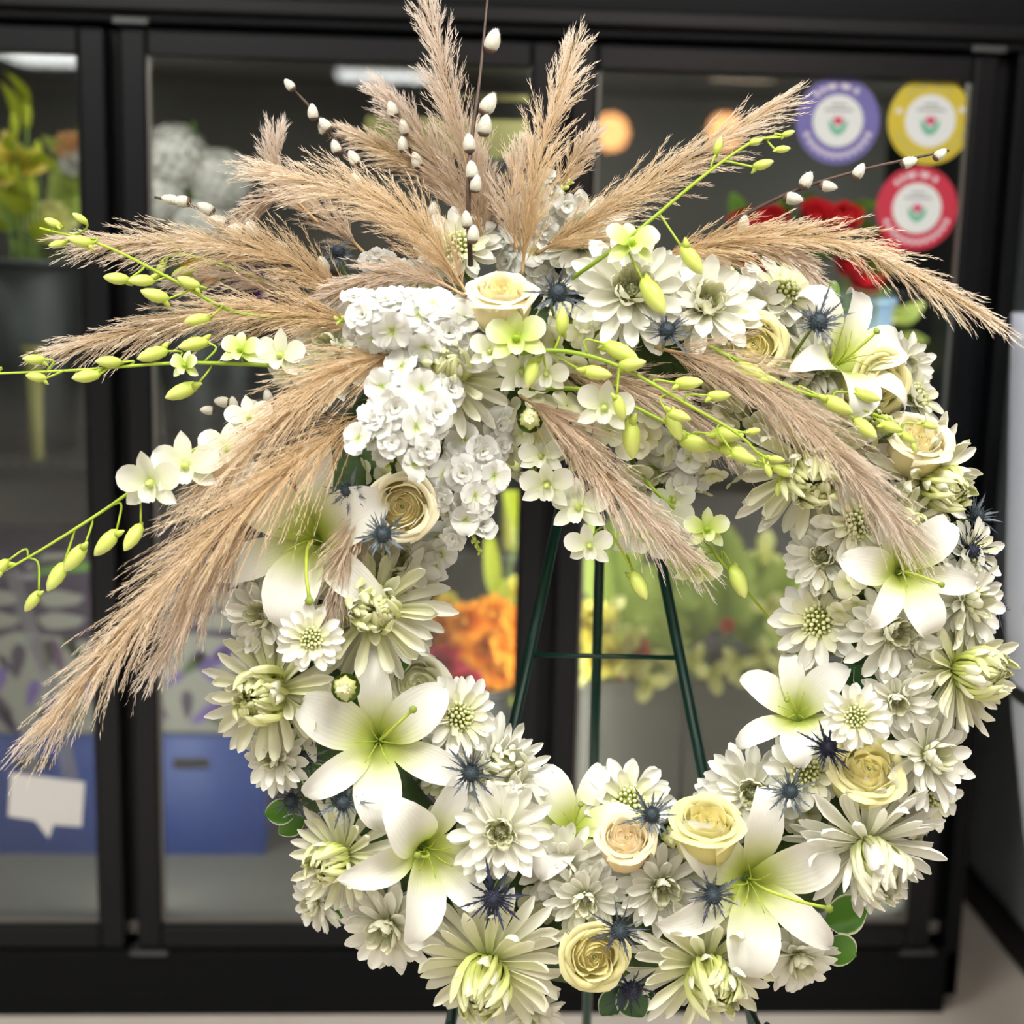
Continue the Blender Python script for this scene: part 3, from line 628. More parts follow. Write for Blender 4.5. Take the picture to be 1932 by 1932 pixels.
# ---- pampas plume
def pampas(pts, width, desc, branches=150, key='pam', taper=.35, seed=0, start=0.06, hairs=23, blen=1.05):
    """feathery plume along px points; width px of its fullest part"""
    random.seed(100+seed); w = [P(*p) for p in pts]; M0 = Matrix.Translation(w[0]); inv = M0.inverted()
    root = empty('pampas_plume', M0, desc, 'plant', 'pampas plumes'); cv = curve_pts(w, 40); n = 40
    V, Fc, T, Wd = tube([inv @ p for p in cv], [.0018-.0013*i/n for i in range(n+1)], 5); obj('stem', MB().add(V, Fc, T, Wd).mesh('stem', M['pamstem']), root)
    VV = []; FF = []; TT = []; k = 0; s = px(.08)
    Ltot = sum((cv[i+1]-cv[i]).length for i in range(n))
    def hair(p, d, L, wd, tv):
        nonlocal k
        sd = d.cross(CN+CU*U(-.6, .6)+CR*U(-.6, .6)).normalized()*wd; e = p+d*L; mid = p+d*L*.5+Vector((0, 0, -L*.06))
        VV.extend([p-sd*.6, p+sd*.6, mid+sd, mid-sd, e]); FF.extend([(k, k+1, k+2, k+3), (k+3, k+2, k+4)]); TT.extend([tv, tv, tv+.12, tv+.12, tv+.3]); k += 5
    for b in range(branches):
        t = start + (1-start)*(b+U(0, 1))/branches; i = min(n-1, int(t*n)); p = cv[i].lerp(cv[i+1], t*n-i); d = (cv[i+1]-cv[i]).normalized()
        env = math.sin(min(1, (t+.16)/.4)*PI/2)*(1-max(0, (t-.45)/.55)**1.6*(1-taper)); a = U(0, 6.28)
        s1 = d.orthogonal().normalized(); s2 = d.cross(s1); side = s1*math.cos(a)+s2*math.sin(a)
        bl = blen*width*s*U(.7, 1.25)*(.65+.5*env); ang = U(.16, .42)*(.6+.5*env)*min(1.3, width*.95*s/max(1e-6, bl)/.45*env)
        bd = (d*math.cos(ang)+side*math.sin(ang)).normalized(); q = p+side*U(0, .12)*width*s*env; nseg = hairs
        droop = Vector((0, 0, -1))*.12
        for hh in range(nseg):
            u = (hh+U(0, 1))/nseg; c = q+bd*bl*u+droop*bl*u*u; dd = (bd+droop*u*2+Vector((U(-1, 1), U(-1, 1), U(-1, 1)))*.3).normalized()
            hair(c, dd, U(14, 30)*s*(1-.3*u), U(.32, .66)*s, .5*t+u*.4)
        # branch axis
        e = q+bd*bl+droop*bl; sd = bd.cross(CN).normalized()*.6*s; VV.extend([q-sd, q+sd, e]); FF.append((k, k+1, k+2)); TT.extend([.1+.3*t, .1+.3*t, .5+.3*t]); k += 3
    iv = np.array(inv); V = np.array([tuple(v) for v in VV]) @ iv[:3, :3].T + iv[:3, 3]
    o = obj('plume', MB().add(V, FF, np.array(TT)).mesh('plume', M[key]), root); o['kind'] = 'stuff'
    return root

# ---- pussy willow
def willow(pts, buds, desc, r=(.0026, .0012)):
    """buds: (x, y, h, length px, direction degrees)"""
    w = [P(*p) for p in pts]; M0 = Matrix.Translation(w[0]); inv = M0.inverted(); root = empty('pussy_willow_branch', M0, desc, 'branch', 'pussy willow branches')
    cv = curve_pts(w, 18); V, Fc, T, Wd = tube([inv @ p for p in cv], [(r[0]+(r[1]-r[0])*i/18)*(1+.12*(i % 3 == 0)) for i in range(19)], 6); obj('twig', MB().add(V, Fc, T, Wd).mesh('twig', M['twig']), root)
    if 'catk' not in POOLS:
        out = []
        for q in range(3):
            mb = MB(); V, Fc, T, Wd = lathe([(.08, 0), (.26, .08), (.34, .3), (.32, .55), (.22, .82), (.08, .98), (.01, 1.0)], 12); mb.add(V, Fc, T, Wd)
            for i in range(260):
                z = U(.05, 1); a = U(0, 6.28); rr = float(np.interp(z, [0, .08, .3, .55, .82, .98, 1], [.08, .26, .34, .32, .22, .08, .01])); c = np.array([rr*math.cos(a), rr*math.sin(a), z])
                n = np.array([math.cos(a)*.7, math.sin(a)*.7, .8]); tq = np.array([-math.sin(a), math.cos(a), 0])*.012; mb.add(np.array([c-tq, c+tq, c+n*U(.05, .11)]), [(0, 1, 2)], 1.0)
            out.append(mb.mesh('catkin', M['catkin']))
        POOLS['catk'] = out; POOLS['bsc'] = [MB().add(*lathe([(.05, -.06), (.18, -.03), (.27, .06), (.3, .14), (.26, .12)], 9, False)).mesh('bud_scale', M['scale'])]
    for (x, y, h, L, dg) in buds:
        a = math.radians(dg); ax = CR*math.cos(a)+CU*math.sin(a)+CN*U(.0, .3); c = P(x, y, h); s = L*px(h)
        Mb = frame(c-ax.normalized()*s*.5, ax, U(0, 6), s); k = obj('catkin', random.choice(POOLS['catk']), root, inv @ Mb); obj('bud_scale', POOLS['bsc'][0], k)
    return root

# ---- leaf sprig
def leaves(items, desc, key='leaf'):
    """items: (x, y, h, length px, width px, direction degrees, face)"""
    b = items[0]; hh, s_, rad = ringpos(b[0], b[1]); base = P(b[0], b[1], max(0, b[2]-.04)); M0 = Matrix.Translation(base); inv = M0.inverted()
    root = empty('leaf_sprig', M0, desc, 'leaves', 'green leaf sprigs in the wreath')
    for (x, y, h, L, Wd_, dg, fc) in items:
        a = math.radians(dg); d = CR*math.cos(a)+CU*math.sin(a); n = (CR*fc[0]+CU*fc[1]+CN).normalized(); d = (d-n*d.dot(n)).normalized(); yv = n.cross(d); s = L*px(h)
        c = P(x, y, h)-d*s*.5; m = Matrix((d, yv, n)).transposed().to_4x4() @ Matrix.Scale(s, 4); m.translation = c
        V, Fc, T, Wd = petal(1, Wd_/L/2, 'leaf', 14, -22, .25, 8, 6, ruf=.03, seed=U(0, 6)); V = np.where(np.isnan(V), 0, V)
        lf = obj('leaf', MB().add(V, Fc, T, Wd).mesh('leaf', M[key]), root, inv @ m)
        iv = m.inverted(); V, Fc, T, Wd = tube([iv @ base, iv @ ((base+c)/2-CN*.004), Vector((.02, 0, 0))], .0012/s, 5); obj('petiole', MB().add(V, Fc, T, Wd).mesh('petiole', M['stem']), lf)
    return root
# ------------------------------------------------------------------ easel and foam ring
def easel():
    ap = P(1145, 548, -.075); root = empty('wire_easel', Matrix.Translation(Vector((ap.x, ap.y, 0))), 'dark green metal wire easel holding up the flower wreath', 'easel'); inv = root.matrix_basis.inverted()
    def floorhit(a, b):
        k = a.z/(a.z-b.z); return a+(b-a)*k
    l1 = floorhit(ap, P(850, 1932, -.075)); r1 = floorhit(ap, P(1421, 1932, -.075))
    bk = CAM + ray(1094, 2400)*(CAM.z/-ray(1094, 2400).z)
    for e in (l1, r1, bk):
        V, Fc, T, Wd = tube([inv @ p for p in [ap, ap.lerp(e, .5), e]], .0062, 8); o = obj('leg', MB().add(V, Fc, T, Wd).mesh('leg', M['easel']), root)
        V, Fc, T, Wd = lathe([(.009, 0), (.0095, .03), (.007, .035)], 10); q = inv @ e; obj('rubber_foot', MB().add(V, Fc, T, Wd).mesh('rubber_foot', M['black']), o, Matrix.Translation(q))
    def atp(e, y):
        for i in range(2000):
            p = ap.lerp(e, i/2000); yy = 966-F*(p-CAM).dot(CU)/(-(p-CAM).dot(CN))
            if yy >= y: return p
    a, b = atp(l1, 1234), atp(r1, 1240); V, Fc, T, Wd = tube([inv @ a, inv @ b], .003, 6); obj('crossbar', MB().add(V, Fc, T, Wd).mesh('crossbar', M['easel']), root)
    c = atp(bk, 1236); m = (a+b)/2; V, Fc, T, Wd = tube([inv @ m, inv @ c], .002, 6); obj('brace', MB().add(V, Fc, T, Wd).mesh('brace', M['easel']), root)
    for e, y in ((l1, 1900), (r1, 1900)):      # short pegs that carry the ring
        q = atp(e, y); V, Fc, T, Wd = tube([inv @ q, inv @ (q+CN*.10), inv @ (q+CN*.11+CU*.02)], .003, 6); obj('hook', MB().add(V, Fc, T, Wd).mesh('hook', M['easel']), root)
M['black'] = mat('black_rubber', (18, 18, 20), .7)
easel()
mb = MB(); n, q = 64, 14; V = []
for i in range(n):
    a = 2*PI*i/n
    for j in range(q):
        b = 2*PI*j/q; rr = RC[2]+100*math.cos(b); V.append(tuple(P(RC[0]+rr*math.cos(a), RC[1]+rr*math.sin(a), .012+.05*math.sin(b))))
Fc = [(i*q+j, ((i+1) % n)*q+j, ((i+1) % n)*q+(j+1) % q, i*q+(j+1) % q) for i in range(n) for j in range(q)]
tag(obj('foam_ring', mb.add(np.array(V), Fc).mesh('foam_ring', M['foam'])), 'green floral foam ring under the flowers, glimpsed between petals', 'foam ring')

# ------------------------------------------------------------------ chrysanthemums: kind, x, y, d, description, face, h, lift
for a in [
 ('big', 520, 1302, 262, 'large lime-hearted chrysanthemum, outermost on the side facing the purple carton', (-.25, .0)),
 ('big', 705, 1152, 262, 'large green-eyed chrysanthemum with petals reaching into the ring beside orange flowers', (.12, .1)),
 ('big', 648, 1612, 205, 'greenish chrysanthemum under two blue sea hollies', (-.45, -.1)),
 ('big', 925, 1812, 285, 'huge incurved chrysanthemum at the bottom rim above the easel leg', (-.2, -.42)),
 ('big', 1328, 1815, 268, 'large swirled chrysanthemum at the bottom between yellow rose and lily', (.15, -.35)),
 ('bigw', 1632, 1585, 285, 'huge shaggy white chrysanthemum below the yellow rose', (.15, -.6)),
 ('big', 1530, 880, 285, 'large drooping chrysanthemum with yellow-green eye under a pampas tip', (-.15, -.3)),
 ('big', 1745, 905, 225, 'pale green chrysanthemum below the cream rose', (.5, -.25)),
 ('big', 1700, 985, 150, 'small green chrysanthemum behind the upright lily petal', (.2, -.1)),
 ('big', 1800, 1262, 250, 'large yellow-eyed chrysanthemum on the outer rim', (.6, .0)),
 ('big', 845, 712, 235, 'incurved pale green chrysanthemum under the white stock, below the cream rose', (.05, .35), .115),
 ('deco', 1190, 552, 225, 'full white chrysanthemum beside the tan plumes, near the top sea holly', (.05, .2), .12),
 ('deco', 1330, 580, 205, 'full white chrysanthemum behind a sea holly spike', (.15, .3), .105),
 ('daisy', 1478, 560, 165, 'upright white daisy-like chrysanthemum against the red roses', (.15, .62), .05),
 ('spiky', 1540, 690, 190, 'dense cushion chrysanthemum between rose and lily', (.1, .2), .065),
 ('deco', 1095, 462, 200, 'white chrysanthemum behind the pampas bases', (.05, .45), .05),
 ('bigw', 935, 1462, 215, 'white chrysanthemum fanning into the ring behind a sea holly', (.35, .35), .06),
 ('deco', 945, 1568, 175, 'starry white chrysanthemum between two lilies', (.0, .12), .11),
 ('daisy', 862, 1352, 140, 'white daisy chrysanthemum with green eye behind the lily tip', (.55, .2), .08),
 ('deco', 1062, 1632, 160, 'cream-eyed white chrysanthemum beside the peach rose', (-.15, -.2)),
 ('deco', 1105, 1690, 140, 'small drooping white chrysanthemum above the yellow rose', (-.1, -.3)),
 ('deco', 1248, 1668, 170, 'white chrysanthemum under two roses', (.1, -.15)),
 ('daisy', 1613, 1352, 112, 'small open white daisy chrysanthemum above the rose', (.0, .1), None, .05),
 ('deco', 1690, 1320, 130, 'small cream chrysanthemum tucked beside dark leaves', (-.1, -.2)),
 ('deco', 1745, 1425, 180, 'white chrysanthemum on the outer rim beside the rose', (.5, .1)),
 ('deco', 1682, 1192, 180, 'ivory chrysanthemum with crowded yellow eye under the lily', (.1, .0)),
 ('daisy', 1545, 1172, 150, 'white chrysanthemum on the inner rim', (-.35, .05)),
 ('daisy', 1617, 985, 145, 'white daisy chrysanthemum with green button eye', (-.05, -.1)),
 ('deco', 1553, 1050, 140, 'soft white chrysanthemum on the inner rim', (-.3, .05)),
 ('button', 1568, 1093, 62, 'half-open green chrysanthemum bud', (-.1, .1)),
 ('daisy', 1722, 752, 140, 'white chrysanthemum seen side-on against the dark door frame', (.72, .45), .05),
 ('daisy', 1832, 1045, 120, 'white chrysanthemum behind a dark sea holly', (.6, .1)),
 ('deco', 1822, 1135, 170, 'white scalloped chrysanthemum at the outer edge', (.6, -.05)),
 ('daisy', 588, 1205, 112, 'small open daisy chrysanthemum', (-.05, .1), None, .05),
 ('button', 650, 1298, 70, 'tiny beaded chrysanthemum button between large bloom and lily', (.0, .1), None, .05),
 ('deco', 505, 1160, 160, 'cream chrysanthemum on the outer rim', (-.4, .1)),
 ('daisy', 470, 1072, 90, 'small white chrysanthemum peeking below the pampas', (-.6, .2)),
 ('deco', 522, 1428, 130, 'small cream chrysanthemum on the outer rim', (-.5, .05)),
 ('deco', 735, 1742, 185, 'white chrysanthemum beneath a lily petal', (-.25, -.35)),
 ('deco', 838, 1712, 165, 'white chrysanthemum below the trumpet lily', (-.05, -.3), .05),
 ('deco', 1418, 1495, 165, 'cream chrysanthemum on the inner rim', (-.15, .2)),
 ('daisy', 1520, 1455, 140, 'white chrysanthemum between two dark sea hollies', (-.05, .1)),
 ('daisy', 1185, 1515, 150, 'white chrysanthemum behind a sea holly', (.0, .45), .05),
 ('deco', 1502, 1800, 150, 'white chrysanthemum hanging under the lily', (.2, -.5)),
 ('deco', 632, 662, 180, 'white chrysanthemum above a pampas base', (-.4, .1), .075),
 ('daisy', 868, 470, 150, 'white chrysanthemum behind the cream rose', (-.1, .55), .07),
 ('deco', 742, 1062, 185, 'ruffled white chrysanthemum', (.25, .2), .06),
 ('deco', 1700, 690, 120, 'white chrysanthemum under the lily', (.3, .0), .03),
 ('deco', 1420, 585, 130, 'ivory chrysanthemum behind two roses', (.1, .4), .07),
 ('big', 1600, 815, 220, 'cream spidery chrysanthemum behind the orchid tip', (.1, .1), .07),
 ('daisy', 1650, 740, 110, 'small white chrysanthemum behind the orchid buds', (.1, .1), .05),
 ('deco', 1790, 1190, 150, 'white chrysanthemum above the yellow-eyed bloom', (.5, .0), .04),
 ('daisy', 1755, 1500, 130, 'white chrysanthemum peeping out of the outer rim', (.65, -.2), .03),
 ('deco', 1370, 1520, 130, 'white chrysanthemum behind the yellow rose', (.0, .5), .04),
 ('button', 1000, 790, 62, 'closed cream chrysanthemum bud beside the short brown plume', (.0, .1), .135),
 ('button', 1268, 1578, 62, 'round chrysanthemum bud between the two roses', (.0, .1), None, .05),
 ('button', 1672, 800, 62, 'green-cupped chrysanthemum bud beside the outer rose', (.0, .1), None, .04),
 ('deco', 1000, 1905, 120, 'cream chrysanthemum at the lowest rim beside the rose', (.0, -.6), .03),
 ('deco', 1230, 905, 120, 'white chrysanthemum inside the ring under the orchids', (.0, -.4), .01),
 ('deco', 600, 1700, 110, 'cream chrysanthemum low on the outer rim', (-.6, -.3), .02),
 ('deco', 850, 1430, 130, 'white chrysanthemum behind the big lily', (.3, .3), .04),
]:
    mum(*a)
# ------------------------------------------------------------------ hydrangea filler heads
for a in [
 (1625, 1085, 190, 'pale cream hydrangea head behind the lily', 24, 44), (1105, 625, 190, 'ivory hydrangea petals behind the orchid buds', 22, 56, None, .085),
 (1185, 815, 210, 'white hydrangea petals under the hanging orchids', 24, 58, (.0, -.3), .05), (1330, 830, 190, 'pale hydrangea head below the orchid buds', 22, 52, (-.1, -.2), .04),
 (760, 880, 190, 'cream hydrangea head behind the peach rose', 22, 46, None, .03), (1430, 720, 210, 'white hydrangea head under the long pampas plume', 24, 50, None, .05),
 (620, 1180, 180, 'cream hydrangea head behind the small daisy', 20, 44, None, .03), (880, 1500, 170, 'cream hydrangea head between lily and chrysanthemum', 20, 42, None, .03),
 (1000, 1700, 180, 'pale hydrangea head behind the sea holly', 20, 46, None, .03), (1500, 1560, 190, 'cream hydrangea head beside the tall lily petal', 22, 44, None, .03),
 (1020, 810, 190, 'white hydrangea head under the chrysanthemum bud', 22, 54, (-.1, -.3), .07), (790, 600, 200, 'white hydrangea head behind the stock', 20, 48, None, .04),
 (1560, 1280, 170, 'ivory hydrangea head behind the dark leaves', 20, 44, None, .02), (700, 1560, 170, 'cream hydrangea head behind the trumpet lily', 18, 44, None, .02),
 (1290, 1740, 180, 'ivory hydrangea head behind the swirled bloom', 20, 44, None, .02), (580, 1390, 160, 'pale hydrangea head behind the lime-hearted bloom', 18, 42, None, .02),
 (1660, 1540, 170, 'ivory hydrangea head behind the shaggy bloom', 18, 42, None, .02), (1740, 1100, 180, 'white hydrangea head behind the outer lily', 20, 42, None, .0),
]: hydrangea(*a)
# ------------------------------------------------------------------ lilies
lily(568, 1010, 300, 'wide white lily under the heaviest pampas plume', (-.15, .1), .135, spin=20, pist=(-.1, -.85))
lily(712, 1402, 262, 'open white lily above the blue sea hollies, tips in all directions', (.05, .1), .13, spin=35, pist=(.7, .1))
lily(822, 1622, 262, 'deep trumpet lily in the lower wreath facing the green leaves', (.32, -.05), .13, spin=10, open_=6, pist=(-.3, .2))
lily(1085, 1545, 200, 'half-hidden white lily pointing up into the empty ring', (.05, .55), .085, spin=0, pist=(.1, .2))
lily(1430, 1682, 280, 'largest open lily, long green pistil towards the variegated leaves', (.05, -.02), .135, spin=25, pist=(.75, -.55))
lily(1500, 1330, 190, 'white lily opening upwards on the inner rim above the sea hollies', (-.25, .5), .09, spin=40, pist=(-.1, .1))
lily(1722, 1078, 210, 'white lily with one tall petal near the outer sea hollies', (.1, .05), .15, spin=50, pist=(.1, -.5))
lily(1628, 652, 240, 'side-facing lily with one curled petal below the red roses', (.5, .42), .13, spin=15, pist=(.2, .1))
# ------------------------------------------------------------------ roses
rose('c', 947, 545, 120, 'tall cream rose at the centre of the pampas fan', (.05, .78), .16)
rose('y', 1422, 648, 118, 'cream-yellow rose above the long orchid spray, facing out', (.0, .08), .115)
rose('y', 1345, 525, 105, 'pale yellow rose half hidden under the horizontal pampas plume', (.1, .55), .07)
rose('y', 1664, 722, 120, 'soft yellow rose behind the side-facing lily', (.4, -.1), .1)
rose('c', 1738, 822, 122, 'cream rose standing on the outer rim above the pale chrysanthemum', (.15, .68), .11)
rose('c', 758, 955, 122, 'peach-hearted rose tucked under the white stock', (.0, .05), .135)
rose('y', 1640, 1448, 132, 'round yellow rose above the shaggy white chrysanthemum', (.05, .6), .12)
rose('y', 1335, 1545, 128, 'tall yellow rose rising beside the largest lily', (.0, .84), .125)
rose('p', 1182, 1578, 104, 'peach-cream rose in front of the half-hidden lily', (.0, .74), .125)
rose('y', 1122, 1808, 120, 'yellow rose at the bottom rim between two large chrysanthemums', (.15, -.05), .12)
rose('w', 790, 1290, 120, 'greenish ivory rose behind the open lily', (.35, .3), .04)
rose('w', 960, 1510, 110, 'ivory rose almost covered behind the starry chrysanthemum', (.0, .3), .03)
# ------------------------------------------------------------------ sea hollies
for a in [
 (1050, 555, 150, 'steel-blue sea holly beside the tall cream rose', (.15, .2), .17), (1258, 628, 130, 'sea holly with upright spikes between two full white chrysanthemums', (.05, .45), .15),
 (1540, 612, 150, 'bright blue sea holly leaning on the side-facing lily', (.2, .35), .15), (1205, 412, 80, 'small grey sea holly below the highest orchid stem', (.2, .3), .06, 0, 'g'),
 (658, 925, 110, 'grey sea holly at the base of the heaviest pampas plume', (-.3, -.1), .13, 0, 'g'), (645, 835, 120, 'long-spiked sea holly between two left pampas plumes', (-.3, .2), .10),
 (722, 1008, 132, 'blue-green sea holly in front of the peach-hearted rose', (.05, .05), .165, 0, 'g'), (600, 1092, 140, 'dark sea holly under the wide lily petal', (-.1, -.3), .09),
 (888, 1458, 140, 'slender starry sea holly on the fanning white chrysanthemum', (.05, .1), .125), (552, 1510, 110, 'blue-headed sea holly at the outer edge over variegated leaves', (-.25, .05), .075),
 (648, 1512, 130, 'grey-blue sea holly right under the open lily', (-.05, .05), .12, 0, 'g'), (578, 1432, 120, 'upright grey sea holly left of the open lily', (-.1, .4), .085, 0, 'g'),
 (930, 1692, 150, 'dusky sea holly over dark green leaves', (.05, -.05), .13, 0, 'd'), (1228, 1538, 130, 'sea holly above the peach-cream rose', (.05, .35), .12, 0, 'g'),
 (1345, 1688, 135, 'sea holly touching the largest lily', (-.05, .05), .135), (1168, 1755, 140, 'violet-tipped sea holly above the bottom yellow rose', (.05, .05), .13),
 (1190, 1862, 140, 'dark sea holly hanging lowest beside green leaves', (.2, -.5), .09, 0, 'd'), (1562, 1412, 130, 'near-black sea holly beside the round yellow rose', (-.05, .35), .125, 0, 'd'),
 (1490, 1492, 125, 'spidery grey sea holly below the near-black one', (-.05, .1), .125, 0, 'g'), (1825, 1040, 140, 'dark sea holly on the outer edge beside the lily', (.4, .05), .08, 0, 'd'),
 (1878, 1150, 100, 'sea holly sticking out past the outer edge', (.6, .1), .01), (1838, 975, 120, 'feathery grey-green sea holly above the outer lily', (.45, .25), .03, 0, 'g'),
 (640, 480, 110, 'faint sea holly spikes between the left pampas plumes', (-.1, .5), .03, 0, 'g'),
]: holly(*a)
# ------------------------------------------------------------------ stock stems
stock([(905, 640, .13), (820, 615, .14), (720, 600, .14), (640, 605, .13)], 22, 48, 62, 'white stock lying across the fan left of the tall cream rose', 9)
stock([(800, 690, .12), (775, 760, .155), (745, 830, .165), (730, 880, .15)], 24, 60, 62, 'bright white stock hanging in front of the peach-hearted rose', 7)
stock([(910, 800, .09), (895, 880, .11), (870, 950, .115), (905, 1040, .1)], 22, 46, 56, 'white stock with curved green tip dangling into the empty ring', 10)
stock([(980, 520, .05), (990, 430, .06), (1030, 390, .06), (1075, 345, .06)], 18, 40, 48, 'white stock standing among the upright pampas plumes', 6)
stock([(760, 520, .06), (720, 500, .08), (690, 490, .08)], 7, 20, 40, 'small white stock tip beside the swept-back pampas', 2)
stock([(1230, 780, .06), (1270, 840, .06), (1300, 900, .05), (1290, 930, .05)], 12, 34, 48, 'white stock drooping beside the empty ring, behind the buds', 6)
stock([(840, 1000, .05), (825, 1050, .06), (822, 1085, .06)], 3, 10, 52, 'single drooping stock floret on a thin green stalk', 0)
# ------------------------------------------------------------------ orchid sprays
orchid([(600, 600, .08), (450, 590, .12), (330, 530, .14), (200, 465, .15), (75, 430, .15)],
 [(.98, 20, -8, 34, 160), (.9, -10, 12, 30, 200), (.84, 20, 10, 44, 175), (.66, -20, 30, 46, 180), (.55, -15, 12, 46, 175), (.47, -30, 22, 52, 172), (.42, 10, -10, 44, 165), (.36, -10, 26, 48, 190), (.9, 30, -22, 30, 150)], [],
 'lime-budded orchid spray reaching left above the middle plumes, tip highest')
orchid([(560, 560, .03), (450, 510, .05), (340, 480, .06), (300, 495, .06)], [(.5, -22, 20, 44, 190), (.9, 0, 10, 36, 230), (.75, 10, -10, 36, 150)], [],
 'short orchid spray partly hidden behind the uppermost left pampas plume')
orchid([(600, 695, .1), (480, 688, .13), (330, 685, .14), (150, 698, .15), (-40, 706, .15)],
 [(.96, 0, -8, 34, 180), (.84, 0, -22, 40, 185), (.83, -28, 14, 38, 178), (.72, 10, 12, 50, 182), (.66, -10, -6, 46, 180), (.52, -12, -22, 56, 190), (.42, 10, -38, 54, 185), (.44, -10, 40, 62, 205)],
 [(350, 690, .15, 66, (-.4, .1), 1), (455, 662, .14, 84, (-.2, .3), 1), (530, 672, .12, 104, (-.2, .1), 0), (545, 705, .11, 80, (-.3, -.3), 0)],
 'horizontal orchid spray reaching past the frame above the catkin twig')
orchid([(560, 770, .08), (440, 815, .12), (330, 870, .15), (200, 960, .16), (90, 1030, .165), (-5, 1085, .165)],
 [(.56, 30, 52, 56, 240), (.62, 12, 44, 60, 235), (.7, 0, 40, 60, 235), (.74, -16, 58, 58, 245), (.9, -34, 4, 46, 225), (.9, 20, 60, 44, 240), (.98, -6, 4, 30, 215)],
 [(285, 912, .17, 130, (-.15, -.15), 0), (350, 880, .165, 130, (.1, .05), 0), (430, 850, .14, 110, (.2, .2), 0), (470, 790, .12, 90, (.1, .3), 0)],
 'arching orchid spray with open white blossoms above the largest plume')
orchid([(1080, 525, .12), (1130, 490, .15), (1210, 430, .16), (1330, 330, .16), (1420, 268, .155), (1478, 258, .15)],
 [(.9, -30, 12, 24, 20), (.97, 8, -4, 24, 10), (.93, 6, 22, 28, 0), (.66, 6, -26, 34, 70), (.68, 52, 12, 38, 5), (.47, 40, 60, 62, 310), (.35, 30, 70, 76, 305)],
 [(1190, 462, .165, 110, (.25, .45), 1)], 'orchid spray rising between the two upper pampas plumes')
orchid([(960, 668, .15), (1060, 662, .175), (1170, 692, .18), (1300, 765, .18), (1400, 825, .175), (1455, 890, .17)],
 [(.12, 6, 10, 54, 265), (.2, 14, -26, 50, 80), (.3, 30, -22, 66, -30), (.2, 50, 36, 56, -10), (.38, 10, 4, 50, 0), (.42, -16, 46, 48, 280), (.52, 34, -4, 50, -5), (.6, 40, -12, 42, -5), (.58, -6, 34, 44, -12), (.8, 10, -6, 28, 10), (.74, 20, 52, 46, -25), (.88, 24, 16, 30, 0), (.97, -2, 0, 26, 300)],
 [(975, 640, .17, 120, (-.1, .1), 1), (925, 665, .165, 84, (-.1, .1), 0), (985, 700, .15, 110, (.1, -.3), 0), (1140, 770, .16, 110, (.0, -.1), 0), (1030, 705, .155, 90, (.0, -.3), 0)],
 'main lime-budded orchid spray crossing the wreath centre towards the drooping chrysanthemum')
orchid([(1340, 655, .14), (1410, 690, .155), (1500, 735, .16), (1600, 765, .16), (1680, 795, .155), (1728, 835, .15)],
 [(.2, -10, 4, 62, -30), (.36, -40, -4, 38, 0), (.42, 40, 12, 60, -28), (.58, 40, -14, 44, -12), (.46, 78, 44, 52, -45), (.72, 14, 16, 42, -25), (.82, 20, 20, 36, -40), (.88, 36, -8, 28, -8), (.97, 0, 6, 24, -60)], [],
 'orchid spray with small buds lying over the outer cream rose')
orchid([(1000, 735, .1), (1100, 735, .13), (1190, 765, .145), (1290, 815, .145), (1400, 870, .14), (1490, 890, .14), (1535, 905, .14)],
 [(.36, -4, 24, 72, 280), (.5, -10, 14, 66, -10), (.56, 20, -10, 60, -5), (.62, 10, 0, 56, -8), (.52, -30, -34, 54, 300), (.74, 30, 4, 42, -20), (.8, 40, -4, 34, 0), (.86, -20, 20, 26, 270), (.95, 0, 0, 24, -20)], [],
 'lower orchid spray of green buds just under the main one')
orchid([(940, 830, .05), (1010, 890, .09), (1080, 950, .1), (1150, 1005, .1), (1195, 1080, .09)], [(.97, 6, 10, 60, 290)],
 [(1032, 915, .115, 105, (-.1, -.3), 0), (1022, 862, .11, 90, (-.2, .2), 0), (1092, 958, .115, 115, (-.3, .1), 0), (1112, 1030, .115, 92, (.0, -.2), 0)],
 'white orchid spray hanging into the ring behind the brown plume')
orchid([(1170, 840, .04), (1230, 920, .08), (1300, 985, .085), (1370, 1070, .08), (1450, 1165, .04), (1530, 1270, .02)], [(.6, 16, 4, 66, 295), (.97, 6, 0, 40, 300), (.93, -6, 6, 30, 280)],
 [(1270, 945, .065, 90, (.0, .0), 0), (1215, 1010, .095, 130, (-.2, .0), 0), (1332, 1000, .1, 88, (.2, .2), 1), (1316, 1072, .1, 94, (-.1, -.5), 1), (1258, 995, .09, 110, (.2, -.1), 0), (1245, 890, .05, 90, (.1, .3), 0)],
 'longest hanging orchid spray ending at the inner rim lily')
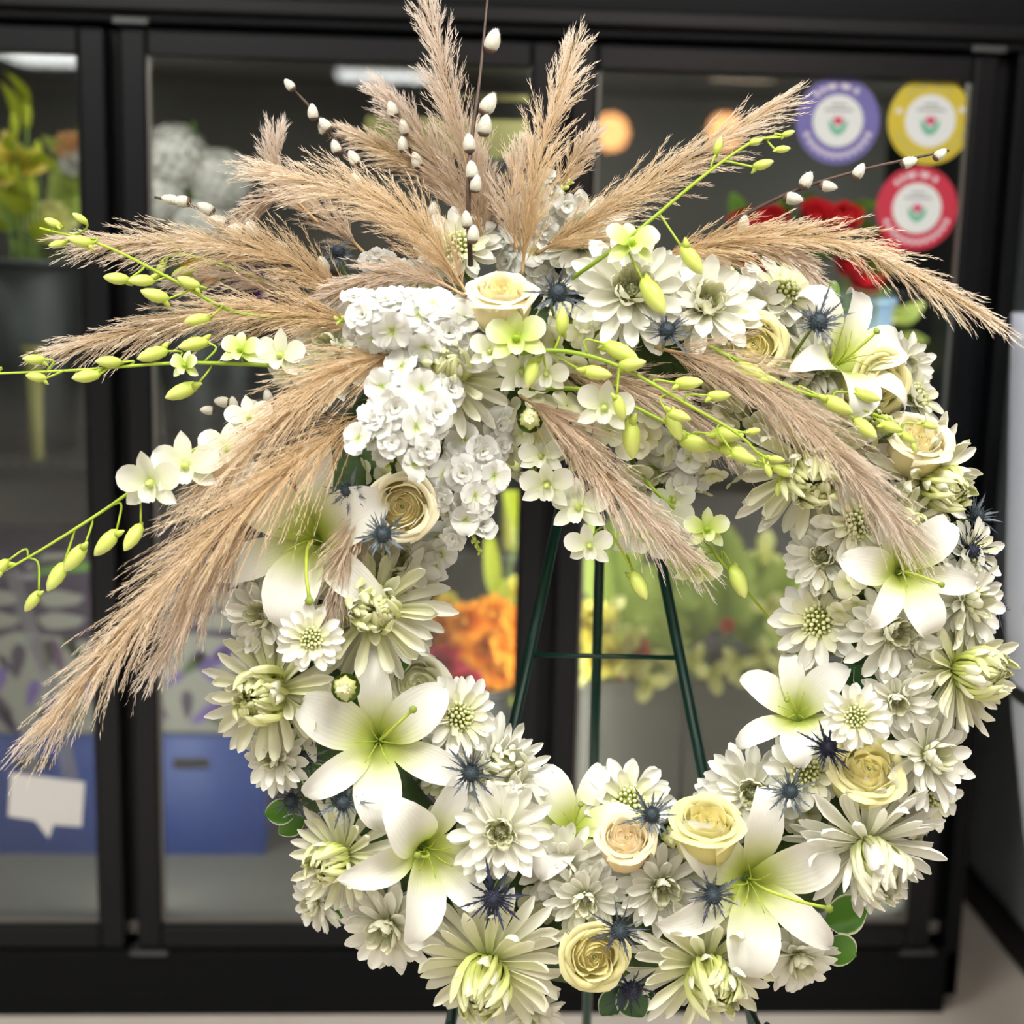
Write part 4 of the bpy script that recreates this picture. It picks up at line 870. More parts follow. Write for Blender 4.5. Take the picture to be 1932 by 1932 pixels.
# ------------------------------------------------------------------ pussy willow
willow([(888, 500, .1), (884, 400, .15), (886, 300, .15), (905, 150, .12), (921, -15, .1)],
 [(930, 76, .115, 44, 70), (922, 196, .14, 44, 60), (915, 236, .145, 40, 80), (885, 270, .15, 36, 95), (890, 321, .16, 36, 95), (898, 346, .16, 34, 80), (880, 414, .16, 32, 95), (893, 441, .16, 34, 85)], 'tall pussy willow branch rising to the top of the picture')
willow([(760, 500, .0), (690, 355, .02), (640, 275, .03), (590, 208, .03), (543, 158, .03)],
 [(546, 160, .035, 26, 130), (590, 211, .04, 30, 95), (613, 235, .04, 30, 130), (608, 243, .03, 24, 120), (633, 277, .04, 28, 110), (667, 298, .04, 32, 120), (671, 342, .04, 32, 105)], 'pussy willow branch slanting left below the ceiling reflection')
willow([(640, 520, .0), (520, 462, .03), (440, 432, .05), (370, 392, .05), (292, 372, .05)],
 [(320, 376, .055, 30, 170), (342, 380, .06, 34, 175), (388, 393, .06, 34, 150), (412, 418, .06, 38, 160), (444, 434, .06, 38, 175), (475, 434, .06, 36, 120), (530, 465, .05, 30, 150), (610, 500, .06, 34, 110)], 'pussy willow branch pointing left above the pampas')
willow([(830, 500, .0), (808, 420, .02), (780, 300, .03), (735, 190, .03)],
 [(740, 206, .035, 32, 110), (762, 240, .04, 30, 105), (760, 272, .04, 30, 95), (786, 302, .04, 32, 110), (818, 396, .04, 32, 85)], 'pussy willow branch half veiled by an upright pampas plume')
willow([(1270, 480, .02), (1345, 440, .04), (1480, 368, .06), (1620, 322, .07), (1790, 284, .07)],
 [(1403, 423, .07, 34, 80), (1497, 375, .075, 36, -10), (1522, 340, .075, 36, 60), (1563, 352, .075, 32, -10), (1621, 323, .08, 32, 60), (1715, 306, .08, 32, 20), (1774, 291, .08, 28, 40)], 'pussy willow branch crossing in front of the round stickers')
willow([(640, 790, .02), (530, 756, .05), (450, 760, .06), (372, 772, .06)],
 [(391, 774, .065, 26, 175), (419, 758, .07, 30, 170), (440, 762, .07, 28, 100), (477, 763, .07, 28, 150), (505, 748, .07, 28, 100)], 'short pussy willow twig under the horizontal orchid spray', (.002, .0008))
# ------------------------------------------------------------------ pampas plumes
k = 0
for a in [
 ([(915, 480, .07), (885, 330, .09), (845, 170, .08), (795, -30, .06)], 84, 'tallest pampas plume, leaving the top of the picture', 230, 'pamg'),
 ([(985, 520, .11), (1000, 380, .12), (1035, 240, .1), (1078, 108, .08)], 92, 'upright pampas plume in front of the middle door seam', 200, 'pam'),
 ([(895, 430, .04), (840, 330, .04), (785, 250, .03), (728, 182, .02)], 76, 'pampas plume wrapped around a willow branch, second from the tallest', 150, 'pamg'),
 ([(870, 380, .02), (800, 320, .02), (735, 285, .02), (665, 255, .02)], 56, 'thin pampas plume with curled tip pointing at the ceiling reflection', 110, 'pam'),
 ([(885, 560, .13), (810, 450, .13), (700, 375, .12), (515, 325, .1)], 104, 'thick golden pampas plume sweeping left over the fan', 230, 'pam'),
 ([(690, 480, .03), (640, 430, .03), (585, 385, .03), (525, 330, .03), (520, 268, .03)], 66, 'faint pampas plume behind, its tip bent upright', 120, 'pamg'),
 ([(600, 420, .04), (545, 372, .05), (490, 385, .05), (432, 425, .05)], 40, 'small pampas tuft hooking down over the catkins', 70, 'pamg'),
 ([(880, 560, .14), (800, 520, .13), (720, 520, .12), (620, 560, .1)], 70, 'short soft pampas plume lying above the white stock', 110, 'pamg'),
 ([(690, 600, .08), (560, 500, .09), (400, 462, .1), (175, 455, .09)], 100, 'long pampas plume pointing left, topmost of the side pair', 230, 'pam'),
 ([(620, 590, .04), (520, 540, .05), (430, 520, .05), (345, 528, .05)], 46, 'wispy pampas tuft in front of the sunflower', 80, 'pamg'),
 ([(700, 620, .09), (550, 590, .1), (380, 595, .11), (130, 655, .1)], 96, 'long pampas plume pointing left, lower of the side pair', 230, 'pam'),
 ([(770, 660, .13), (650, 700, .15), (530, 790, .16), (385, 920, .15)], 112, 'shaggy golden pampas plume drooping over the open orchid blossoms', 230, 'pam'),
 ([(710, 765, .1), (530, 895, .165), (330, 1085, .17), (105, 1350, .16)], 140, 'heaviest pampas plume hanging down to the purple carton', 380, 'pam'),
 ([(470, 990, .14), (420, 1060, .14), (360, 1150, .14), (298, 1245, .14)], 76, 'side tuft of pampas ending in front of the door seam', 140, 'pamg'),
 ([(1010, 480, .09), (1110, 420, .1), (1260, 325, .1), (1460, 200, .09)], 96, 'pampas plume pointing at the purple sticker', 220, 'pam'),
 ([(1000, 470, .05), (1040, 380, .05), (1080, 310, .05), (1112, 262, .04)], 50, 'small pampas tuft leaning on the upright plume', 90, 'pam'),
 ([(975, 470, .12), (965, 400, .12), (970, 330, .11), (985, 290, .1)], 60, 'pale fluffy pampas tuft before the upright plume', 90, 'pamg'),
 ([(1230, 490, .1), (1400, 455, .11), (1600, 460, .11), (1855, 592, .1)], 84, 'long pampas plume bending over the red roses', 250, 'pam'),
 ([(1330, 485, .1), (1430, 470, .1), (1500, 490, .1), (1552, 545, .1)], 44, 'small pampas branch curling over the upright daisy chrysanthemum', 80, 'pamg'),
 ([(1235, 655, .13), (1400, 700, .15), (1560, 840, .16), (1698, 990, .15)], 116, 'broad pale pampas plume falling across the drooping chrysanthemum', 270, 'pamg'),
 ([(980, 745, .12), (1070, 810, .13), (1170, 930, .13), (1295, 1045, .11)], 96, 'brown pampas plume dangling into the empty ring', 210, 'pamg'),
 ([(1040, 700, .1), (1150, 715, .11), (1260, 750, .11), (1370, 830, .1)], 90, 'pampas plume lying behind the main orchid spray', 150, 'pamg'),
 ([(720, 930, .11), (680, 990, .12), (650, 1050, .125), (625, 1150, .12)], 66, 'short pampas plume hanging between wide lily and peach-hearted rose', 130, 'pamg'),
 ([(905, 470, .05), (920, 420, .05), (915, 350, .05), (900, 300, .05)], 50, 'small pampas tuft beside the tall willow branch', 80, 'pamg'),
]:
    k += 1; pampas(a[0], a[1], a[2], a[3], a[4], seed=k)
random.seed(77)
# ------------------------------------------------------------------ leaves
leaves([(1600, 1722, .06, 100, 76, 25, (.1, .1)), (1588, 1792, .06, 76, 66, -30, (.1, -.1))], 'two round green leaves with white edges beside the largest lily')
leaves([(528, 1532, .04, 70, 50, 190, (-.2, .1)), (548, 1558, .04, 66, 44, 215, (-.2, -.1)), (600, 1470, .06, 90, 60, 140, (0, .2))], 'variegated leaf sprig under the outer blue sea holly')
leaves([(905, 1645, .085, 90, 70, 100, (.1, .1)), (890, 1700, .08, 100, 74, 200, (-.1, 0)), (950, 1745, .1, 90, 50, -50, (.1, -.1)), (900, 1735, .08, 80, 60, 260, (0, 0))], 'dark green leaf sprig behind the dusky sea holly', 'leafd')
leaves([(652, 1722, .03, 60, 48, 200, (-.2, -.1)), (728, 1800, .02, 40, 30, 260, (0, -.2))], 'pair of variegated leaves at the lower left edge')
leaves([(1195, 1890, .06, 90, 66, -60, (.1, -.2)), (1155, 1890, .06, 80, 56, 240, (0, -.2)), (1220, 1890, .05, 60, 44, -80, (0, -.2))], 'dark leaf sprig at the very bottom of the wreath', 'leafd')
leaves([(1622, 1268, .085, 110, 80, 110, (-.1, .1)), (1650, 1290, .09, 100, 70, -40, (0, 0)), (1615, 1310, .08, 80, 60, 200, (0, -.1))], 'dark pale-edged leaf sprig between lily and chrysanthemums on the inner side', 'leafd')
leaves([(1650, 722, .05, 70, 40, 60, (.1, .1))], 'single grey-green leaf below the soft yellow rose', 'gleaf')
leaves([(752, 1245, .06, 80, 50, -110, (.2, 0)), (790, 1215, .04, 60, 40, 40, (.3, 0))], 'green leaves beside the large green-eyed chrysanthemum', 'leaf')
leaves([(1240, 890, .02, 80, 44, 60, (.1, .1)), (1265, 920, .02, 90, 40, -70, (.1, 0)), (1300, 880, .02, 60, 30, -90, (0, 0))], 'bright green leaves among the hanging orchids', 'gleaf')
leaves([(1560, 560, .03, 90, 50, 60, (.1, .2)), (1580, 640, .03, 70, 44, 20, (.2, .1))], 'olive leaves behind the bright blue sea holly', 'gleaf')
leaves([(1090, 395, .02, 60, 18, 160, (0, .2)), (1120, 385, .02, 36, 16, 20, (0, .2))], 'thin green leaf curling between upright plume and sticker-side plume', 'gleaf')
leaves([(815, 800, .08, 60, 40, 40, (0, 0)), (700, 770, .06, 60, 40, 160, (0, 0))], 'dark leaves glimpsed between the stock stems', 'leafd')
# ------------------------------------------------------------------ things in and on the cooler
M.update(
    bucket=mat('grey_bucket', (98, 95, 90), .5), bucketd=mat('charcoal_bucket', (24, 26, 28), .5), bucketb=mat('blue_grey_vase', (120, 142, 168), .3),
    olive=mat('olive_card', (112, 106, 56), .6), amber=mat('straw_yellow_vase', (176, 170, 92), .4), carton=mat('dark_purple_carton', (46, 26, 62), .5), cartonw=mat('off_white_print', (150, 146, 138), .6),
    violet=mat('violet_print', (108, 82, 158), .6), gprint=mat('green_print', (98, 146, 52), .6), redp=mat('red_print', (190, 40, 44), .6), lilac=mat('dull_purple_print', (92, 62, 96), .6),
    crate=mat('blue_plastic', (12, 62, 150), .38), paper=mat('white_paper', (206, 204, 200), .8), tape=glassmat('clear_tape', 2.5, (214, 220, 226)),
    stk_p=mat('purple_sticker', (104, 98, 160), .5), stk_y=mat('yellow_sticker', (196, 176, 44), .5), stk_r=mat('red_sticker', (186, 36, 62), .5),
    stk_w=mat('white_sticker', (212, 216, 214), .5), pink=mat('pink_print', (196, 44, 92), .5), teal=mat('leaf_green_print', (92, 172, 140), .5), txt=mat('pale_lettering', (214, 206, 214), .6), gtxt=mat('grey_lettering', (150, 152, 152), .6),
    red=pmat('red_rose_petal', [(0, (150, 10, 24)), (1, (236, 44, 58))], .25), orange=pmat('orange_petal', [(0, (206, 92, 20)), (.5, (240, 150, 30)), (1, (250, 180, 60))], .25),
    yel=pmat('yellow_petal', [(0, (214, 196, 70)), (1, (246, 234, 120))], .25), pinkp=pmat('magenta_petal', [(0, (176, 40, 70)), (1, (214, 74, 104))], .2),
    cream=pmat('pale_yellow_petal', [(0, (216, 212, 110)), (1, (246, 240, 176))], .3), grey_w=pmat('greyish_white_petal', [(0, (170, 166, 160)), (1, (212, 206, 202))], .25),
    lime=pmat('lime_leaf', [(0, (140, 150, 30)), (1, (184, 190, 56))], .3), fern=pmat('fern_leaf', [(0, (140, 160, 60)), (1, (196, 208, 116))], .4), sun=pmat('sunflower_petal', [(0, (206, 120, 10)), (1, (250, 176, 20))], .2),
    peach=pmat('peach_petal', [(0, (190, 130, 80)), (1, (220, 168, 120))], .2),
    purp=pmat('purple_petal', [(0, (60, 20, 80)), (1, (104, 44, 132))], .2), coral=pmat('coral_petal', [(0, (196, 80, 56)), (1, (226, 120, 92))], .2), brown=mat('sunflower_eye', (62, 38, 22), .8), ylily=pmat('golden_lily_petal', [(0, (176, 170, 40)), (.5, (224, 196, 70)), (1, (240, 214, 120))], .3),
    warm=mat('lit_globe', (255, 190, 120), .5, emit=(255, 176, 108), estr=45), barrel=mat('white_plastic', (205, 211, 226), .5),
)
def bloom(key, kind, matl):
    k = 'bloom|'+key
    if k in POOLS: return POOLS[k]
    out = []
    for q in range(2):
        mb = MB()
        def ring(n, L, W, kd, e0, e1, r0, z0, cup=.3):
            o_ = U(0, 6)
            for i in range(n): V, Fc, T, Wd = petal(L*U(.9, 1.05), W, kd, e0+U(-6, 6), e1+U(-6, 6), cup, 5, 3); mb.add(xf(at(o_+i*2*PI/n, 0, r0, z0), V), Fc, T, Wd)
        if kind == 'ball':
            for (n, L, e0, e1) in ((9, 1, -10, 10), (9, .95, 15, 40), (8, .85, 40, 75), (7, .7, 60, 110), (5, .5, 75, 130)): ring(n, L, .3, 'round', e0, e1, .05, 0)
        if kind == 'rose':
            for (n, L, e0, e1) in ((5, 1.1, 30, 60), (5, 1.15, 50, 85), (4, 1.1, 66, 100), (3, 1.0, 75, 110)): ring(n, L, .5, 'round', e0, e1, .08, 0, .5)
        if kind == 'star':
            for (n, L, e0, e1) in ((3, 1, 30, 0), (3, 1, 40, 5)): ring(n, L, .3, 'point', e0, e1, .03, 0)
        if kind == 'rays':
            for (n, L, e0, e1) in ((18, 1, 5, -5), (16, .85, 15, 5)): ring(n, L, .12, 'point', e0, e1, .15, 0)
        if kind == 'lily':
            for (n, L, e0, e1) in ((3, 1.5, 70, 10), (3, 1.5, 74, 20)): ring(n, L, .34, 'lily', e0, e1, .05, -.6)
        if kind == 'bud': V, Fc, T, Wd = lathe([(.05, -.9), (.22, -.5), (.3, 0), (.24, .5), (.05, .95)], 10); mb.add(V, Fc, T, Wd)
        if kind == 'cloud':
            for i in range(70):
                z = 1-i/70*1.5; rr = math.sqrt(max(0, 1-z*z)); a = i*2.4; d_ = Vector((rr*math.cos(a), rr*math.sin(a), z))
                for j in range(4): V, Fc, T, Wd = petal(.24, .12, 'round', 10, 0, .2, 3, 2); mb.add(xf(frame2(d_*U(.85, 1), d_, 0, 1) @ at(j*PI/2, 0, .02, 0), V), Fc, T, Wd)
        out.append(mb.mesh('bloom', matl))
    POOLS[k] = out; return out
def bgflower(name, key, kind, matl, x, y, Y, d, face, label, group, foot=None, leafkey=None, cat='flower'):
    p = onplane_y(x, y, Y); s = (p-CAM).dot(-CN)/F; ax = (CR*face[0]+CU*face[1]+CN*math.sqrt(max(.05, 1-face[0]**2-face[1]**2))).normalized()
    M0 = frame(p, ax, U(0, 6), d/2*s); root = empty(name, M0, label, cat, group); obj('bloom', random.choice(bloom(key, kind, matl)), root)
    if foot is not None:
        inv = M0.inverted(); f_ = Vector(foot); pts = curve_pts([p-ax*.002, p-ax*.03+Vector((0, 0, -.02)), f_], 7); V, Fc, T, Wd = tube([inv @ q for q in pts], .0028/(d/2*s), 5); obj('stem', MB().add(V, Fc, T, Wd).mesh('stem', M['stem']), root)
        if leafkey:
            for k in range(2):
                q = pts[2+k*2]; dd = Vector((U(-1, 1), -.5, U(.2, .8))).normalized(); mL = frame2(q, dd.orthogonal(), 0, 1); V, Fc, T, Wd = petal(.09, .022, 'leaf', 30, -30, .2, 5, 2)
                xa = dd; za = dd.orthogonal().normalized(); mm = Matrix((xa, za.cross(xa), za)).transposed().to_4x4(); mm.translation = q
                obj('leaf', MB().add(xf(inv @ mm, V), Fc, T, Wd).mesh('leaf', M[leafkey]), root)
    return root
def vessel(name, x, Y, z0, z1, r0, r1, mt, label, cat='bucket', group=None):
    root = empty(name, Matrix.Translation((x, Y, z0)), label, cat, group); H = z1-z0
    V, Fc, T, Wd = lathe([(r0*.9, .0), (r0, .004), (r1, H), (r1-.004, H), (r0-.005, .01), (.001, .008)], 24, False); obj('body', MB().add(V, Fc, T, Wd).mesh('body', mt), root)
    V, Fc, T, Wd = lathe([(r1-.002, H-.014), (r1+.006, H-.012), (r1+.006, H), (r1-.003, H+.001)], 24, False); obj('rim', MB().add(V, Fc, T, Wd).mesh('rim', mt), root)
    return root
def gx(x, y, Y): return onplane_y(x, y, Y).x
# --- cartons on blue crates
def carton(x0, x1, Y0, z0, z1, label, seed):
    random.seed(seed); w = x1-x0; H = z1-z0; root = empty('printed_carton', Matrix.Translation(((x0+x1)/2, Y0+.12, z0)), label, 'carton', 'purple cartons on crates')
    V, Fc = box(-w/2, w/2, -.12, .14, 0, H); b = obj('body', MB().add(V, Fc).mesh('body', M['carton'], False), root)
    def flat(name, pts, mt, d=.0012, par=root):
        n = len(pts); V = [(x, -.12-d, z) for x, z in pts]+[(x, -.1195, z) for x, z in pts]; Fc = [tuple(range(n))]+[(i, i+n, (i+1) % n+n, (i+1) % n) for i in range(n)]
        return obj(name, MB().add(np.array(V), Fc).mesh(name, mt, False), par)
    flat('print_panel', [(-w/2+.004, .0), (w/2-.004, .0), (w/2-.004, H*.5), (w*.2, H*.53), (-w*.1, H*.56), (-w*.3, H*.5), (-w/2+.004, H*.43)], M['cartonw'])
    for i in range(20):
        cx, cz = U(-.42, .42)*w, U(.05, .48)*H; a = U(.6, 2.4); L = U(.022, .04); mt = M[('violet', 'violet', 'lilac', 'carton', 'gleaf')[i % 5]]; pts = []
        for k in range(10): t = k/10*2*PI; u, v = math.cos(t)*L, math.sin(t)*L*.36*(1+.5*math.cos(t)); pts.append((cx+u*math.cos(a)-v*math.sin(a), cz+u*math.sin(a)+v*math.cos(a)))
        flat('printed_petal', pts, mt, .002)
    for row in range(2):      # big blurred white print
        for k in range(2):
            cx = -w*.22+k*w*.44; cz = H*.62 if row == 0 else H*.74; ww, hh = w*.16, H*.045; flat('printed_block', [(cx+ww*math.cos(t)*(1+.12*math.sin(5*t)), cz+hh*math.sin(t)*(1+.15*math.cos(3*t))) for t in [i*PI/8 for i in range(16)]], M['cartonw'], .002)
    flat('green_flash', [(w*.02, H*.865), (w*.44, H*.895), (w*.46, H*.94), (w*.3, H*.945), (w*.1, H*.9)], M['gprint'], .002)
    flat('pale_flash', [(w*.08, H*.945), (w*.4, H*.965), (w*.38, H*.99), (w*.12, H*.985)], M['cartonw'], .002)
    return root
zc = .175
for (xa, xb, Y0, lab, sd) in [(gx(-75, 1400, .36), gx(200, 1400, .36), .36, 'purple flower-print carton behind the paper notice', 3), (gx(222, 1400, .36), gx(500, 1400, .36), .36, 'purple flower-print carton behind the second glass door', 5)]:
    z_top = onplane_y((200 if sd == 3 else 400), 1040, Y0).z; z_mid = onplane_y((100 if sd == 3 else 400), 1384, Y0).z
    carton(xa+.004, xb-.004, Y0, z_mid+.002, z_top, lab, sd)
    cw = xb-xa; root = empty('blue_crate', Matrix.Translation(((xa+xb)/2, Y0+.12, zc)), lab.replace('purple flower-print carton', 'blue plastic crate with dark handle slot under the carton'), 'crate', 'blue crates'); H = z_mid-zc
    mb = MB(); sl = .038
    for bb in [(-cw/2, cw/2, -.13, -.122, 0, H-.075), (-cw/2, cw/2, -.13, -.122, H-.05, H), (-cw/2, -sl, -.13, -.122, H-.075, H-.05), (sl, cw/2, -.13, -.122, H-.075, H-.05), (-cw/2, -cw/2+.006, -.122, .13, 0, H), (cw/2-.006, cw/2, -.122, .13, 0, H), (-cw/2, cw/2, .122, .13, 0, H), (-cw/2, cw/2, -.122, .122, 0, .006)]:
        V, Fc = box(*bb); mb.add(V, Fc)
    obj('body', mb.mesh('body', M['crate'], False), root)
    bevbox('lid', (-cw/2-.003, cw/2+.003, -.134, .134, H-.008, H), M['crate'], root, .002)
    bevbox('slot_shade_plate', (-sl-.01, sl+.01, -.115, -.112, H-.09, H-.04), M['gasket'], root, 0)  # black plate added behind the opening as the shade inside the crate
random.seed(11)
def letters(txt, x, y, Y, hpx, parent_lab):
    p = onplane_y(x, y, Y); cu = bpy.data.curves.new('lettering', 'FONT'); cu.body = txt; cu.size = hpx*1.35*(p-CAM).dot(-CN)/F; cu.extrude = .0004; cu.materials.append(M['txt'])
    t_ = bpy.data.objects.new('lettering_curve', cu); me = bpy.data.meshes.new_from_object(t_); bpy.data.objects.remove(t_); return obj('lettering', me), p
crt = [o for o in bpy.data.objects if o.name.startswith('printed_carton')]
for txt, x, y in (('or', 50, 1074), ('Peter', 28, 1094)):
    o, p = letters(txt, x, y, .356, 15, ''); o.parent = crt[0]; o.matrix_basis = crt[0].matrix_basis.inverted() @ (Matrix.Translation(p) @ Matrix.Rotation(PI/2, 4, 'X') @ Matrix.Rotation(.06, 4, 'Z'))
# --- paper notice and stickers on the glass
def flatpiece(name, pts, Y, mt, parent=None, inv=None, th=.0008):
    w = [onplane_y(x, y, Y) for x, y in pts]; n = len(w); V = [tuple(p) for p in w]+[(p.x, Y+th, p.z) for p in w]; V = np.array(V)
    if inv is not None: V = xf(inv, V)
    Fc = [tuple(range(n)), tuple(range(2*n-1, n-1, -1))]+[(i, i+n, (i+1) % n+n, (i+1) % n) for i in range(n)]
    return obj(name, MB().add(V, Fc).mesh(name, mt, False), parent)
tag(flatpiece('paper_notice', [(20, 1458), (160, 1476), (154, 1560), (101, 1556), (92, 1582), (66, 1548), (15, 1540)], .0045, M['paper']), 'white speech-bubble paper notice taped on the glass door', 'notice')
root = empty('tape_strip', Matrix.Translation(onplane_y(100, 1420, .005)), 'clear tape strips above the paper notice on the glass', 'tape'); inv = root.matrix_basis.inverted()
flatpiece('tape', [(10, 1080), (36, 1070), (110, 1300), (150, 1470), (120, 1470), (80, 1310)], .0045, M['tape'], root, inv, .0004); flatpiece('tape', [(40, 1370), (72, 1370), (75, 1465), (45, 1462)], .0042, M['tape'], root, inv, .0004)
for (cx, cy, rp, mt, lab) in [(1581, 228, 80, 'stk_p', 'purple round sticker with tulip emblem on the glass'), (1755, 228, 81, 'stk_y', 'yellow round sticker with tulip emblem in the glass corner'), (1730, 393, 78, 'stk_r', 'red round sticker with tulip emblem below the other two')]:
    Y = .0045; c = onplane_y(cx, cy, Y); r = rp*(c-CAM).dot(-CN)/F; root = empty('window_sticker', Matrix.Translation(c), lab, 'sticker', 'round tulip stickers')
    def disc(name, pts, y, mt): n = len(pts); V = np.array([(x*r, -y, z*r) for x, z in pts]+[(x*r, -y+.0008, z*r) for x, z in pts]); return obj(name, MB().add(V, [tuple(range(n))]+[(i, i+n, (i+1) % n+n, (i+1) % n) for i in range(n)]).mesh(name, mt, False), root)
    circ = lambda q, ox=0, oz=0, n=40: [(ox+q*math.cos(2*PI*i/n), oz+q*math.sin(2*PI*i/n)) for i in range(n)]
    disc('ring', circ(1), .0, M[mt]); disc('face', circ(.6), .0008, M['stk_w'])
    disc('leaf_print', [(-.22, .04), (-.12, -.05), (-.06, -.14), (0, -.2), (.06, -.14), (.12, -.05), (.22, .04), (.21, -.14), (.12, -.28), (0, -.34), (-.12, -.28), (-.21, -.14)], .0016, M['teal'])
    disc('flower_print', [(0, -.12), (.11, -.02), (.12, .06), (.06, .1), (0, .06), (-.06, .1), (-.12, .06), (-.11, -.02)], .0024, M['pink'])
    for k, (z, hw) in enumerate(((.34, .18), (.22, .34))): disc('text_line', [(-hw, z), (hw, z), (hw, z+.05), (-hw, z+.05)], .0016, M['gtxt'])
    for seg, n in (((60, 76, 84, 100, 108), 0), ((120, 132), 0), ((205, 218, 230, 242, 254, 266, 278, 290, 302, 314, 326, 338), 0)):
        for a in seg:
            t = math.radians(a); e = (math.cos(t), math.sin(t)); s_ = (-e[1], e[0]); q = [(.74, -.05), (.86, -.05), (.86, .05), (.74, .05)]
            disc('ring_lettering', [(e[0]*u+s_[0]*v, e[1]*u+s_[1]*v) for u, v in q], .0008, M['txt'] if mt != 'stk_y' else M['amber'])
    if mt == 'stk_y':
        for a in (20, 165): t = math.radians(a); disc('dot', circ(.07, .78*math.cos(t), .78*math.sin(t), 12), .001, M['stk_w'])
# --- yellow lilies and foliage, upper left
fb = (gx(60, 860, .38), .38, 1.03)
vessel('flower_bucket', fb[0], .38, 1.026, 1.4, .085, .115, M['bucketd'], 'charcoal bucket of yellow lilies on the upper shelf', 'bucket', 'cooler buckets')
foot = (fb[0], .38, 1.05); G = 'yellow lilies in the cooler'
for (x, y, d, kd, lab) in [(28, 310, 110, 'lily', 'open golden lily in the cooler, nearest the picture edge'), (50, 215, 70, 'bud', 'tall lime lily bud highest behind the first door'), (28, 235, 64, 'bud', 'second lime lily bud beside the tallest'), (72, 300, 74, 'bud', 'lime lily bud beside the open golden lily'), (12, 340, 70, 'bud', 'lime lily bud low at the picture edge'), (60, 360, 70, 'bud', 'lime lily bud under the open golden lily')]:
    bgflower('yellow_lily', 'ylily' if kd == 'lily' else 'lbud', kd, M['ylily'] if kd == 'lily' else M['lime'], x, y, .36, d, (.0, .2) if kd == 'lily' else (.05, .97), lab, G, foot, 'lime')
for (x, y, d, lab) in [(130, 275, 60, 'peach bloom behind the first door'), (145, 305, 70, 'greyish white bloom beside the first door seam'), (95, 420, 100, 'pale straw bloom low behind the first door')]:
    bgflower('cut_flower', lab.split()[0], 'ball', M['peach'] if 'peach' in lab else M['grey_w'] if 'grey' in lab else M['cream'], x, y, .42, d, (.0, .4), lab, 'loose blooms behind the first door', foot, 'fern')
def frond(x, y, Y, L, dg, mt, label, group, foot=None):
    p = onplane_y(x, y, Y); s = (p-CAM).dot(-CN)/F; a = math.radians(dg); d = (CR*math.cos(a)+CU*math.sin(a)+CN*.25).normalized(); n = (CN-d*CN.dot(d)).normalized(); mm = Matrix((d, n.cross(d), n)).transposed().to_4x4() @ Matrix.Scale(L*s, 4); mm.translation = p
    root = empty('fern_frond', mm, label, 'foliage', group); V, Fc, T, Wd = tube(curve_pts([(0, 0, 0), (.5, 0, .06), (1, 0, -.05)], 8), .008, 5); obj('stem', MB().add(V, Fc, T, Wd).mesh('stem', M['stem']), root); mb = MB()
    pl = P_('leaflet|'+mt, 2, lambda i: petal(.34, .05, 'leaf', 10, -20, .2, 4, 2), M[mt])
    for i in range(22):
        t = .08+.9*i/22
        for s_ in (-1, 1): obj('leaflet', random.choice(pl), root, Matrix.Translation((t, 0, .05*math.sin(t*3))) @ Matrix.Rotation(s_*U(.7, 1.0), 4, 'Z') @ Matrix.Scale(.4+.75*math.sin(min(1, (1-t)*1.3+.1)*PI/2), 4))
    if foot is not None: iv = mm.inverted(); V, Fc, T, Wd = tube([Vector((0, 0, 0)), iv @ Vector(foot)], .0025/(L*s), 5); obj('stalk', MB().add(V, Fc, T, Wd).mesh('stalk', M['stem']), root)
for i, (x, y, L, dg) in enumerate([(120, 430, 150, 75), (160, 440, 140, 95), (30, 450, 150, 100), (90, 460, 130, 60)]): frond(x, y, .44, L, dg, 'fern', ['upright dull green frond nearest the first door seam but one', 'dull green frond at the first door seam', 'dull green frond under the open golden lily', 'slanting dull green frond above the slim vase'][i], 'foliage behind the first door', foot)
vessel('glass_vase', gx(70, 860, .22), .22, 1.026, 1.24, .012, .016, M['olive'], 'slim straw-coloured vase standing on the shelf behind the first door', 'vase')
# --- white hydrangeas, sunflower, purple bloom behind second door
vessel('flower_bucket', gx(400, 860, .42), .42, 1.026, 1.36, .085, .12, M['bucketd'], 'charcoal bucket of white hydrangeas on the shelf', 'bucket', 'cooler buckets'); foot = (gx(400, 860, .42), .42, 1.05)
for (x, y, d, lab) in [(330, 300, 130, 'hazy white hydrangea highest behind the second door'), (415, 340, 120, 'hazy white hydrangea behind the hooked pampas tuft'), (300, 370, 110, 'hazy white hydrangea beside the catkins tip'), (380, 430, 120, 'hazy white hydrangea lowest behind the catkins')]:
    bgflower('hydrangea', 'cloud', 'cloud', M['grey_w'], x, y, .4, d, (.0, .3), lab, 'hydrangeas in the cooler', foot, 'gleaf')
r_ = bgflower('sunflower', 'sun', 'rays', M['sun'], 372, 528, .35, 74, (.0, .1), 'orange sunflower behind the left pampas plumes', None, foot); V, Fc, T, Wd = lathe([(.4, 0), (.38, .1), (.001, .14)], 14); obj('eye', MB().add(V, Fc, T, Wd).mesh('eye', M['brown']), r_)
bgflower('purple_bloom', 'purp', 'ball', M['purp'], 478, 545, .36, 76, (.0, .2), 'dark purple bloom behind the left pampas plumes', None, foot)
zz = onplane_y(900, 305, .3).z; bevbox('olive_carton', (gx(690, 250, .3), gx(1012, 250, .3), .3, .6, zz, onplane_y(900, 225, .3).z), M['olive'], None, .003); tag(bpy.data.objects['olive_carton'], 'olive-yellow carton on the high shelf behind the tallest plume', 'carton')
bevbox('high_shelf', (gx(690, 250, .3), SE[2]-.04, .14, .66, zz-.014, zz-.002), M['wire'], cool, .002); bevbox('price_rail', (gx(860, 182, .14), gx(1016, 182, .14), .13, .138, onplane_y(900, 188, .14).z, onplane_y(900, 178, .14).z), M['olive'], cool, .001)
